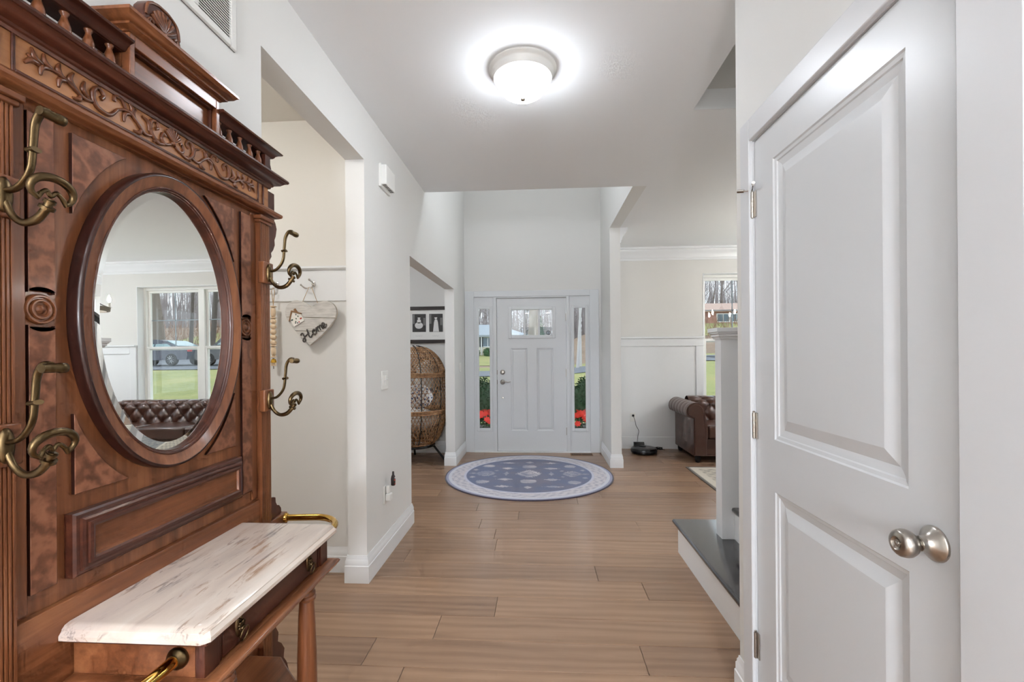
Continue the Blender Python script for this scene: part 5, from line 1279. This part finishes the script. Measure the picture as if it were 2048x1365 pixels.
# robot vacuum, its dock and cord, wall outlet
rx, ry = 1.345, 6.035
rv = thing('robot_vacuum', (rx, ry, 0), 'black round robot vacuum on the floor below the wall outlet', 'robot vacuum')
MB().lathe([(0.155, 0.012), (0.165, 0.018), (0.167, 0.045), (0.164, 0.060), (0.158, 0.070), (0.150, 0.074), (0.001, 0.075)], (rx, ry, 0), 'z', 56).build('body', 'black_plastic', rv, ang=40)
MB().lathe([(0.1675, 0.040), (0.1685, 0.044), (0.1675, 0.048)], (rx, ry, 0), 'z', 56, cap=False).build('bumper_strip', 'shutter_dark', rv)
MB().lathe([(0.045, 0.074), (0.045, 0.080), (0.040, 0.083), (0.001, 0.083)], (rx+0.0, ry+0.075, 0), 'z', 28).build('sensor_turret', 'black_plastic', rv, ang=40)
MB().box(rx-0.012, rx+0.018, ry-0.02, ry-0.008, 0.0748, 0.0762).build('power_button', 'chrome', rv, bevel=0.001)
for a in (0.5, 2.6): MB().lathe([(0.03, 0.0), (0.03, 0.02)], (rx+0.09*math.cos(a), ry+0.09*math.sin(a), 0), 'z', 14).build('wheel', 'black_plastic', rv)
dk = thing('charging_dock', (rx-0.02, 6.27, 0), 'small black charging dock behind the robot vacuum', 'dock')
MB().prism([(6.20, 0.0), (6.308, 0.0), (6.308, 0.095), (6.275, 0.10), (6.24, 0.05), (6.20, 0.012)], 'x', rx-0.08, rx+0.06).build('dock_body', 'black_plastic', dk, bevel=0.004)
ot = thing('wall_outlet', (1.262, YL-0.013, 0.38), 'white living room wall outlet with a black plug in it', 'outlet')
MB().box(1.227, 1.297, YL-0.019, YL-0.013, 0.375, 0.49).build('plate', 'plastic_white', ot, bevel=0.002)
for z in (0.405, 0.455): MB().box(1.245, 1.279, YL-0.0205, YL-0.018, z-0.014, z+0.014).build('socket', 'plastic_white', ot, bevel=0.002)
pc = thing('power_cord', (1.26, 6.29, 0.0), 'thin black power cord from the outlet to the robot vacuum dock', 'cord')
MB().box(1.250, 1.278, YL-0.046, YL-0.020, 0.442, 0.470).build('plug', 'black_plastic', pc, bevel=0.003)
MB().tube(catmull([(1.266, YL-0.046, 0.448), (1.285, YL-0.06, 0.38), (1.30, YL-0.05, 0.32), (1.335, YL-0.04, 0.25), (1.325, YL-0.04, 0.18), (1.315, YL-0.04, 0.104)], 8), 0.0032, 6).build('cable', 'black_plastic', pc)
random.seed(3)
pts = []
for k in range(26):
    a = k*1.15; pts.append((1.55+0.05*math.cos(a)+0.0016*k, 6.20+0.03*math.sin(a*1.3), 0.012+0.030*abs(math.sin(a*0.7))))
MB().tube(catmull([(1.42, 6.285, 0.02), (1.47, 6.26, 0.04)]+pts+[(1.66, 6.2, 0.01)], 4), 0.0032, 6).build('coiled_cable', 'black_plastic', pc)
# chandelier
hx_, hy_ = 3.25, 4.62
ch = thing('chandelier', (hx_, hy_, 1.86), 'wooden ring chandelier with lit candle bulbs in the living room', 'chandelier')
MB().lathe([(0.34, 1.86), (0.36, 1.862), (0.365, 1.905), (0.345, 1.907)], (hx_, hy_, 0), 'z', 48, cap=False).lathe([(0.33, 1.86), (0.335, 1.906), (0.345, 1.907)], (hx_, hy_, 0), 'z', 48, cap=False).build('ring', 'weathered_wood', ch)
MB().tube([(hx_, hy_, 2.1), (hx_, hy_, CH)], 0.008, 8).lathe([(0.06, CH-0.025), (0.065, CH-0.001)], (hx_, hy_, 0), 'z', 20).lathe([(0.03, 2.06), (0.035, 2.10), (0.01, 2.14)], (hx_, hy_, 0), 'z', 14).build('stem', 'iron', ch)
for k in range(6):
    a = 2*PI*k/6+0.26; c, s_ = math.cos(a), math.sin(a); px, py = hx_+0.35*c, hy_+0.35*s_
    MB().tube([(hx_+0.02*c, hy_+0.02*s_, 2.08), (px, py, 1.905)], 0.005, 6).build('arm', 'iron', ch)
    cn_ = MB().lathe([(0.022, 1.905), (0.024, 1.912), (0.012, 1.914), (0.012, 1.965)], (px, py, 0), 'z', 14).build('candle_sleeve', 'paper_white', ch)
    MB().lathe([(0.006, 1.966), (0.015, 1.985), (0.017, 2.0), (0.010, 2.025), (0.002, 2.048)], (px, py, 0), 'z', 12).build('bulb', 'bulb_lit', cn_)

# ================================================================== OUTSIDE
def sm(t_): t_ = max(0.0, min(1.0, t_)); return t_*t_*(3-2*t_)
def gz(x, y):
    y = min(y, 57.0)
    z = -0.35+0.030*(min(y, 60)-7)+0.75*sm(x/9)*sm((y-8)/16)
    z += 0.135*max(0, y-30)*sm((x+4)/18)+0.035*max(0, y-34)*sm((-x-2)/6+0.3)
    return z
def ground(name, x0, x1, y0, y1, nx, ny, matname, label, dz=0.0, fn=None, kind='structure'):
    mb = MB()
    mb.grid(lambda u, v: (x0+(x1-x0)*u, (y0+(y1-y0)*v), gz(x0+(x1-x0)*u, y0+(y1-y0)*v)+dz), nx, ny)
    o = mb.build(name, matname); o['kind'] = kind
    if label: o['label'] = label
    return o
ground('ground_lawn', -45, 80, 7.6, 31, 64, 26, 'lawn', 'green front lawn seen through the windows')
g_far = ground('ground_far_lawn', -45, 80, 30.9, 52, 64, 24, 'leaf_litter', 'leaf strewn far lawn and bank across the road')
g_wood = ground('ground_woods', -70, 110, 51.9, 130, 60, 40, 'leaf_litter', 'brown wooded hillside in the distance')
ground('ground_house_lawn', 12, 34, 40, 50, 24, 12, 'lawn', None, 0.03)
ground('ground_neighbor_lawn', -16, 1, 33, 47, 20, 14, 'lawn', None, 0.03)
# street and driveway: a strip that follows the ground
def strip(name, pts, wid, matname, label):
    c = catmull([(a, b, 0) for a, b in pts], 8); mb = MB(); P = []; F = []
    for i, p in enumerate(c):
        d = (c[min(i+1, len(c)-1)]-c[max(i-1, 0)]).normalized(); nrm = Vector((-d.y, d.x, 0))
        for k in range(5):
            q = p+nrm*(wid*(k/4-0.5)); P.append((q.x, q.y, gz(q.x, q.y)+0.035))
    for i in range(len(c)-1):
        for k in range(4): F.append((i*5+k, i*5+k+1, i*5+5+k+1, i*5+5+k))
    mb.add(P, F); o = mb.build(name, matname); o['kind'] = 'structure'; o['label'] = label; return o
strip('ground_street', [(-45, 24.5), (-15, 24.5), (0, 25.5), (5, 27), (30, 30.5), (80, 34)], 4.0, 'asphalt', 'grey street beyond the front lawn')
strip('ground_driveway', [(8.5, 27), (12, 24.5), (18, 24.4), (26, 25.2), (40, 25.5)], 5.6, 'asphalt', 'asphalt driveway with two parked cars')
struct(MB().box(-1.9, 1.7, 6.2, 7.65, -0.35, -0.10).build('porch', 'concrete', bevel=0.01), 'concrete porch outside the front door')
# potted boxwoods with red flowers
def blob_leaves(mb, c, rx, ry, rz_, n, size, seed):
    random.seed(seed)
    for _ in range(n):
        u = random.random()*2*PI; v = math.acos(random.uniform(-0.9, 1)); r = 0.80+0.25*random.random()
        d = Vector((math.sin(v)*math.cos(u), math.sin(v)*math.sin(u), math.cos(v)))
        p = Vector((c[0]+rx*r*d.x, c[1]+ry*r*d.y, c[2]+rz_*r*d.z))
        a = Vector((random.uniform(-1, 1), random.uniform(-1, 1), random.uniform(-1, 1))).normalized(); a = (a+d*0.6).normalized(); b = a.cross(Vector((random.random(), random.random(), random.random()+0.2))).normalized(); s_ = size*(0.7+0.6*random.random())
        mb.add([p-a*s_-b*s_*0.1, p+b*s_*0.5, p+a*s_, p-b*s_*0.5], [(0, 1, 2, 3)])
def planter(x, y, label, seed):
    t = thing('planter', (x, y, -0.10), label, 'planter', 'potted boxwoods on the porch')
    MB().lathe([(0.17, -0.10), (0.185, -0.08), (0.225, 0.14), (0.24, 0.15), (0.24, 0.185), (0.21, 0.185), (0.205, 0.16), (0.001, 0.16)], (x, y, 0), 'z', 28).build('pot', 'pot_grey', t)
    MB().sphere((x, y, 0.55), 0.2, 18, 12, sx=0.95, sy=0.95, sz=1.6).build('shrub_core', 'boxwood', t)
    mb = MB(); blob_leaves(mb, (x, y, 0.55), 0.215, 0.215, 0.38, 1500, 0.024, seed); o = mb.build('shrub_leaves', 'boxwood', t, smooth=False); o['kind'] = 'stuff'
    random.seed(seed+1)
    lf = MB(); blob_leaves(lf, (x, y-0.12, 0.27), 0.26, 0.2, 0.10, 260, 0.032, seed+2); o = lf.build('flower_leaves', 'flower_leaf', t, smooth=False); o['kind'] = 'stuff'
    for k in range(46):
        a = random.random()*2*PI; r = 0.04+0.24*random.random(); cx, cy, cz = x+r*math.cos(a), y-0.16+0.7*r*math.sin(a), 0.43-0.9*max(0, r-0.12)-0.05*random.random()
        fb_ = MB()
        for ring, n_, rr, h in ((0, 7, 0.056, 0.0), (1, 6, 0.036, 0.012)):
            for j in range(n_):
                b = 2*PI*j/n_+ring*0.4; c_, s_ = math.cos(b), math.sin(b); t_ = Vector((-s_, c_, 0))
                q = Vector((cx, cy, cz+h)); d = Vector((c_, s_, 0.35))
                fb_.add([q, q+d*rr*0.55+t_*rr*0.33, q+d*rr, q+d*rr*0.55-t_*rr*0.33], [(0, 1, 2, 3)])
        R_ = Matrix.Translation((cx, cy, cz)) @ Matrix.Rotation(0.9, 4, 'X') @ Matrix.Translation((-cx, -cy, -cz))
        fb_.xf(R_).build('red_flower', 'flower_red', t, smooth=False)
planter(-0.90, 7.15, 'potted boxwood with red flowers behind the left sidelight', 21)
planter(0.70, 7.15, 'potted boxwood with red flowers behind the right sidelight', 31)
# trees
def tree_mesh(name, h, r0, seed, spread=0.45, levels=3, lean=0.0, first=0.35, nb=9):
    random.seed(seed); mb = MB()
    def branch(p, d, ln, r, lev):
        n_ = 5 if lev == 0 else 4; pts = [Vector(p)]; dd = Vector(d)
        for i in range(n_):
            dd = (dd+Vector((random.uniform(-1, 1), random.uniform(-1, 1), random.uniform(-0.4, 0.7)))*(0.07 if lev == 0 else 0.22)).normalized()
            pts.append(pts[-1]+dd*ln/n_)
        radii = [r*(1-0.75*i/n_)*(1.25 if (lev == 0 and i == 0) else 1) for i in range(n_+1)]
        mb.tube(pts, radii, 8 if lev == 0 else (5 if lev == 1 else 3))
        if lev < levels:
            for k in range(nb if lev == 0 else (5 if lev == 1 else 3)):
                t_ = (first if lev == 0 else 0.25)+(1-(first if lev == 0 else 0.25))*((k+random.random()*0.6)/(nb if lev == 0 else 5)); t_ = min(t_, 0.97)
                i = min(int(t_*n_), n_-1); q = pts[i].lerp(pts[i+1], t_*n_-i)
                a = random.random()*2*PI; out = Vector((math.cos(a), math.sin(a), 0.5+random.random()*0.8)).normalized()
                nd = (dd*0.35+out*(spread*2)).normalized()
                branch(q, nd, ln*(0.42 if lev == 0 else 0.5)*(1.1-0.5*t_), max(0.012, radii[i]*0.42), lev+1)
    branch((0, 0, -0.3), Vector((lean, 0, 1)).normalized(), h, r0, 0)
    return mb
def plant_tree(mb_or_o, x, y, label, group, matname='bark_grey', rot=0.0, sc=1.0, name='bare_tree', cat='tree'):
    if isinstance(mb_or_o, MB):
        o = mb_or_o.build(name, matname, ang=60, origin=(0, 0, 0))
    else:
        o = mb_or_o.copy(); COL.objects.link(o)
    o.location = (x, y, gz(x, y)); o.rotation_euler = (0, 0, rot); o.scale = (sc, sc, sc)
    tag(o, label, cat, group); return o
T1 = plant_tree(tree_mesh('t', 16, 0.45, 101, first=0.3), 25.8, 31.5, 'thick grey tree trunk behind the parked sedan in the mirror', None, 'bark_grey')
T2 = plant_tree(tree_mesh('t', 15, 0.15, 102), 28.6, 38, 'slim dark tree trunk beyond the driveway in the mirror', None, 'bark_dark')
T3 = plant_tree(tree_mesh('t', 12, 0.21, 103, lean=-0.22), 22.7, 32.5, 'leaning dark tree behind the parked SUV in the mirror', None, 'bark_dark')
T4 = plant_tree(tree_mesh('t', 17, 0.42, 104, first=0.25), -0.62, 33, 'broad grey tree seen through the front door window', None, 'bark_grey')
T5 = plant_tree(tree_mesh('t', 18, 0.085, 105, first=0.6), 2.28, 27.9, 'pale slender tree trunk seen through the right sidelight', None, 'bark_pale')
T6 = plant_tree(T5, 2.62, 29.5, 'second pale slender trunk right behind the first in the right sidelight', None, rot=2.0, sc=0.95)
P1 = [tree_mesh('t', 15+k, (0.13, 0.10, 0.16, 0.09)[k], 200+k, spread=0.26, first=0.2, nb=13) for k in range(4)]
proto = []
random.seed(77)
spots = []
def try_spot(x, y, gap):
    if all((x-a)**2+(y-b)**2 > gap*gap for a, b in spots): spots.append((x, y))
for k in range(500):
    y = 54+random.random()*40; x = y*math.tan(random.uniform(-0.28, 0.92)); try_spot(x, y, 7.5)
for k in range(80): try_spot(random.uniform(20, 44), random.uniform(37, 52), 7.0)
for k in range(60): try_spot(random.uniform(-9, 8), random.uniform(56, 66), 7.0)
spots = spots[:64]
for k, (x, y) in enumerate(spots):
    if 9 < x < 34 and 44 < y < 68: y += 24
    if -15 < x < 0 and 42 < y < 55: y += 14
    if k < 4: o = plant_tree(P1[k], x, y, 'bare leafless tree in the grey winter woods beyond the lawns', 'bare trees of the winter woods', ('bark_grey', 'bark_dark', 'bark_grey', 'bark_pale')[k], rot=random.random()*6); proto.append(o)
    else: plant_tree(proto[k % 4], x, y, 'bare leafless tree in the grey winter woods beyond the lawns', 'bare trees of the winter woods', rot=random.random()*6, sc=0.75+0.6*random.random())
# undergrowth on the bank
mb = MB(); random.seed(9)
for k in range(2600):
    x = random.uniform(12, 62); y = random.uniform(36, 58); z = gz(x, y); a = random.random()*PI; h = 0.5+1.3*random.random(); s_ = 0.02+0.03*random.random()
    lx, ly = random.uniform(-0.6, 0.6), random.uniform(-0.6, 0.6)
    mb.add([(x-s_*math.cos(a), y-s_*math.sin(a), z), (x+s_*math.cos(a), y+s_*math.sin(a), z), (x+lx, y+ly, z+h)], [(0, 1, 2)])
o = mb.build('undergrowth', 'brush_brown', g_far, smooth=False); o['kind'] = 'stuff'; o['label'] = 'brown winter undergrowth on the wooded bank'
mb = MB(); random.seed(19)
for k in range(5200):
    y = random.uniform(56, 96); x = y*math.tan(random.uniform(-0.26, 0.90)); z = gz(x, y)
    if 11 < x < 33 and y < 67: continue
    h = 5+9*random.random(); s_ = 0.03+0.07*random.random()**2; lx, ly = random.uniform(-0.9, 0.9), random.uniform(-0.5, 0.5)
    c_ = 0.72; s2 = 0.69
    mb.add([(x-s_*c_, y+s_*s2, z), (x+s_*c_, y-s_*s2, z), (x+lx, y+ly, z+h)], [(0, 1, 2)])
    for q in range(3):
        t_ = 0.3+0.6*random.random(); bx_, by_, bz_ = x+lx*t_, y+ly*t_, z+h*t_; dx = random.uniform(-2, 2)
        mb.add([(bx_, by_, bz_), (bx_, by_, bz_+0.07), (bx_+dx, by_+random.uniform(-1, 1), bz_+1.2+1.5*random.random())], [(0, 1, 2)])
o = mb.build('saplings', 'sapling_grey', g_wood, smooth=False); o['kind'] = 'stuff'; o['label'] = 'dense thicket of thin bare saplings filling the distant woods'
def evergreen(x, y, h, r, label, seed):
    t = thing('evergreen_tree', (x, y, gz(x, y)), label, 'tree'); z = gz(x, y)
    MB().tube([(x, y, z-0.2), (x, y, z+h*0.5)], 0.12, 8).build('trunk', 'bark_dark', t)
    mb = MB(); random.seed(seed)
    for k in range(700):
        u = random.random()**0.7; zz_ = z+h*(0.06+0.94*u); rr = r*(1-u)*(0.5+0.55*random.random()); a = random.random()*2*PI
        p = Vector((x+rr*math.cos(a), y+rr*math.sin(a), zz_)); d = Vector((math.cos(a), math.sin(a), -0.25)); q = Vector((-math.sin(a), math.cos(a), 0.1)); s_ = 0.28
        mb.add([p-d*s_, p+q*s_*0.4, p+d*s_, p-q*s_*0.4], [(0, 1, 2, 3)])
    mb.lathe([(r*0.7, z+h*0.06), (r*0.45, z+h*0.45), (0.05, z+h*0.98)], (x, y, 0), 'z', 12)
    mb.build('foliage', 'conifer', t, smooth=False)
evergreen(-0.3, 40, 5.0, 1.6, 'dark green evergreen seen through the front door window', 41)
evergreen(31.5, 34.5, 9.0, 2.4, 'green conifer at the left edge of the mirrored woods', 43)
# houses
def house(name, x0, x1, y0, y1, zb, ze, zr, wallm, roofm, label, wins, hip=False):
    t = thing(name, ((x0+x1)/2, (y0+y1)/2, zb), label, 'house')
    MB().box(x0, x1, y0, y1, zb-1.0, ze).build('walls', wallm, t, smooth=False)
    ov = 0.5; ym = (y0+y1)/2
    hx2 = (y1-y0)*0.45 if hip else 0
    P = [(x0-ov, y0-ov, ze), (x1+ov, y0-ov, ze), (x1+ov, y1+ov, ze), (x0-ov, y1+ov, ze), (x0-ov+hx2, ym, zr), (x1+ov-hx2, ym, zr)]
    MB().add(P, [(0, 1, 5, 4), (1, 2, 5), (2, 3, 4, 5), (3, 0, 4), (0, 3, 2, 1)]).box(x0-ov, x1+ov, y0-ov, y1+ov, ze-0.18, ze).build('roof', roofm, t, smooth=False)
    for (a, b, c, d) in wins:
        f = MB().box(a-0.1, b+0.1, y0-0.06, y0, c-0.1, d+0.1).build('window', 'siding_white', t, smooth=False)
        MB().box(a, (a+b)/2-0.04, y0-0.08, y0-0.05, c, d).build('pane', 'house_glass', f, smooth=False)
        MB().box((a+b)/2+0.04, b, y0-0.08, y0-0.05, c, d).build('pane', 'house_glass', f, smooth=False)
    return t
zb = gz(20, 48)
house('brick_house', 18.0, 30.0, 50, 58, zb-0.2, zb+1.75, zb+2.9, 'brick', 'roof_tan', 'brick ranch house with a tan roof seen through the living room window', [(19.0, 20.2, zb+0.55, zb+1.3), (20.4, 21.6, zb+0.55, zb+1.3), (24, 25.6, zb+0.55, zb+1.3)])
house('white_house', 12.0, 17.3, 57, 65, gz(14, 57)-0.2, gz(14, 57)+2.6, gz(14, 57)+4.4, 'siding_white', 'roof_grey', 'white house at the far left in the living room window', [(15, 16.2, gz(14, 57)+1, gz(14, 57)+2)])
zb = gz(-6, 45)
hL = house('cream_house', -13.0, -1.6, 45, 53, zb-0.2, zb+2.0, zb+3.3, 'siding_cream', 'roof_grey', 'low cream house with a grey roof seen through the left sidelight', [(-5.6, -4.7, zb+0.9, zb+1.75), (-8.5, -7.2, zb+0.9, zb+1.75), (-3.6, -2.6, zb+0.9, zb+1.75)], True)
MB().box(-5.98, -5.62, 44.9, 45, zb+0.85, zb+1.8).build('shutter', 'shutter_dark', hL, smooth=False)
MB().lathe([(0.05, zb-0.2), (0.05, zb+2.0)], (-5.75, 44.7, 0), 'z', 8).build('post', 'siding_white', hL)
for k, x in enumerate((-7.6, -6.3, -5.0, -3.7)):
    mb = MB(); blob_leaves(mb, (x, 44.0, zb+0.25), 0.5, 0.45, 0.48, 260, 0.11, 60+k); mb.sphere((x, 44.0, zb+0.2), 0.45, 12, 8)
    tag(mb.build('foundation_shrub', 'leaf_green', smooth=False), ('round green shrub at the left of the cream house shrub row', 'second round green shrub before the cream house', 'third round green shrub before the cream house', 'rightmost round green shrub before the cream house')[k], 'shrub', 'shrubs before the cream house')
pl = thing('utility_pole', (4.9, 25.0, gz(4.9, 25)), 'tall pale utility pole at the street', 'pole') if False else None
# parked cars
def car(name, x, y, rotz, body, label, suv=False):
    t = thing(name, (0, 0, 0), label, 'car')
    Lc, wd = (4.75, 1.82)
    if suv: side = [(-2.3, 0.34), (-2.36, 0.62), (-2.28, 0.95), (-2.12, 1.06), (-1.9, 1.50), (-1.5, 1.66), (0.3, 1.68), (0.75, 1.56), (1.15, 1.12), (2.05, 1.0), (2.32, 0.82), (2.38, 0.5), (2.3, 0.30)]
    else: side = [(-2.35, 0.34), (-2.42, 0.60), (-2.36, 0.92), (-2.15, 1.00), (-1.75, 1.05), (-0.9, 1.40), (-0.3, 1.47), (0.35, 1.44), (1.15, 1.02), (2.05, 0.88), (2.34, 0.70), (2.38, 0.45), (2.3, 0.28)]
    belt = 1.06 if suv else 0.98
    sec = []
    def loop(sy, sc):
        out = []
        for a, b in side:
            inset = 0.0 if b < belt else 0.17*min(1, (b-belt)/0.42)
            out.append((a*sc, sy*(wd/2*(1.0 if sc == 1 else 1)-inset), b))
        return out
    rings = [[(a*0.985, -wd/2+0.05-0+ (0.17*min(1, max(0, b-belt)/0.42)), b) for a, b in side], [(a, -wd/2+0.12+(0.17*min(1, max(0, b-belt)/0.42)), b+0.012) for a, b in side], [(a, wd/2-0.12-(0.17*min(1, max(0, b-belt)/0.42)), b+0.012) for a, b in side], [(a*0.985, wd/2-0.05-(0.17*min(1, max(0, b-belt)/0.42)), b) for a, b in side]]
    mb = MB(); mb.ring2(rings); mb.add(rings[0], [tuple(range(len(side)))]); mb.build('body', body, t, ang=40, origin=(0, 0, 0))
    if suv: gl = [[(-1.78, 1.14), (-1.62, 1.52), (-0.72, 1.57), (-0.72, 1.12)], [(-0.64, 1.12), (-0.64, 1.57), (0.25, 1.57), (0.60, 1.48), (0.92, 1.12)]]
    else: gl = [[(-1.38, 1.06), (-0.86, 1.34), (-0.36, 1.385), (-0.36, 1.05)], [(-0.29, 1.05), (-0.29, 1.385), (0.30, 1.37), (0.90, 1.04)]]
    for sy in (-1, 1):
        for g_ in gl:
            P = [(a, sy*(wd/2-0.038-(0.17*min(1, max(0, b-belt)/0.42))), b) for a, b in g_]; Q = [(p[0], p[1]-sy*0.01, p[2]) for p in P]
            MB().ring2([Q, P]).build('side_window', 'car_glass', t, smooth=False, origin=(0, 0, 0))
        for wx in (-1.40, 1.42):
            tr = MB().lathe([(0.10, -0.10), (0.32, -0.10), (0.335, -0.07), (0.335, 0.07), (0.32, 0.10), (0.10, 0.10)], (wx, sy*(wd/2-0.10), 0.335), 'y', 28).build('wheel', 'tyre', t, ang=40)
            rm = MB().lathe([(0.215, 0), (0.225, sy*0.012), (0.05, sy*0.02), (0.001, sy*0.03)], (wx, sy*(wd/2-0.012), 0.335), 'y', 28)
            rm.build('hub', 'tyre', tr)
            for k in range(10):
                a = 2*PI*k/10; c, s_ = math.cos(a), math.sin(a)
                MB().tube([(wx+0.04*c, sy*(wd/2+0.012), 0.335+0.04*s_), (wx+0.215*c, sy*(wd/2+0.006), 0.335+0.215*s_)], 0.014, 5).build('spoke', 'alloy', tr)
        MB().box(-2.42, -2.14, sy*0.55, sy*0.84, 0.76, 0.90).build('tail_light', 'tail_red', t, bevel=0.03)
        MB().box(2.12, 2.36, sy*0.52, sy*0.82, 0.62, 0.76).build('head_light', 'car_glass', t, bevel=0.03)
        MB().box(0.78, 0.96, sy*(wd/2-0.04), sy*(wd/2+0.13), 0.98, 1.10).build('side_mirror', body, t, bevel=0.03)
    yw = wd/2-0.26
    f = (0.78, 1.54, 1.12, 1.14) if suv else (0.40, 1.425, 1.10, 1.045)
    MB().ring2([[(f[0]-0.05, -yw+0.02, f[1]-0.03), (f[0]-0.05, yw-0.02, f[1]-0.03), (f[2]-0.05, yw+0.1, f[3]-0.03), (f[2]-0.05, -yw-0.1, f[3]-0.03)], [(f[0]+0.02, -yw+0.02, f[1]+0.02), (f[0]+0.02, yw-0.02, f[1]+0.02), (f[2]+0.02, yw+0.1, f[3]+0.02), (f[2]+0.02, -yw-0.1, f[3]+0.02)]]).build('windscreen', 'car_glass', t, smooth=False)
    r = (-1.98, 1.46, -2.16, 1.12) if suv else (-0.95, 1.40, -1.68, 1.085)
    MB().ring2([[(r[0]+0.05, -yw, r[1]-0.03), (r[0]+0.05, yw, r[1]-0.03), (r[2]+0.05, yw+0.08, r[3]-0.03), (r[2]+0.05, -yw-0.08, r[3]-0.03)], [(r[0]-0.02, -yw, r[1]+0.02), (r[0]-0.02, yw, r[1]+0.02), (r[2]-0.02, yw+0.08, r[3]+0.02), (r[2]-0.02, -yw-0.08, r[3]+0.02)]]).build('rear_window', 'car_glass', t, smooth=False)
    t.location = (x, y, gz(x, y)+0.035); t.rotation_euler = (0, 0, rotz); return t
car('sedan', 19.9, 25.0, 0.06, 'car_blue', 'dark blue sedan parked on the driveway reflected in the mirror')
car('suv', 14.75, 24.6, 0.10, 'car_grey', 'dark grey SUV parked behind the sedan in the mirror', True)

# labels for the parts of the setting that still lack one
SETTING = {'wall_void': 'plain wall face above the hall ceiling edge', 'ceiling_entry': 'high white ceiling over the two-storey entry', 'ceiling_alcove': 'cream ceiling of the mud nook', 'ceiling_den': 'white ceiling of the den',
  'wall_stairwell': 'greige walls of the stairwell above the ceiling opening', 'wall_alcove_side': 'cream side walls of the mud nook', 'wall_den_side': 'grey side walls of the den', 'wall_living_side': 'greige side walls of the living room',
  'wall_rear': 'plain wall with a wide window behind the viewer', 'baseboard_hall': 'white baseboard along the hall wall behind the hall tree', 'baseboard_left': 'white baseboard wrapping the hall wall pillar', 'baseboard_stub': 'white baseboard of the wall stub left of the front door',
  'baseboard_alcove': 'white baseboard of the mud nook', 'baseboard_den': 'white baseboard behind the egg chair', 'baseboard_partition': 'white baseboard of the stub right of the front door', 'baseboard_living': 'tall plain white baseboard of the living room',
  'baseboard_right': 'white baseboard at the end of the closet wall', 'trim_3': 'white wainscot to the right of the living room window', 'trim_4': 'white lining of the living room window recess', 'trim_7': 'white frame posts of the front door',
  'window_2': 'tall window high above the front door', 'window_3': 'twin window in the den front wall', 'window_4': 'wide window behind the viewer', 'window_5': 'window in the right wall of the living room', 'window_sill': 'white sill under the living room window',
  'door_jamb': 'white jamb around the closet door', 'door_sill': 'white threshold under the front door', 'door_sweep': 'dark sweep line under the front door', 'ground_house_lawn': 'green lawn in front of the brick house', 'ground_neighbor_lawn': 'lawn in front of the cream house'}
for nm, lb_ in SETTING.items():
    o = bpy.data.objects.get(nm)
    if o and 'label' not in o: o['label'] = lb_
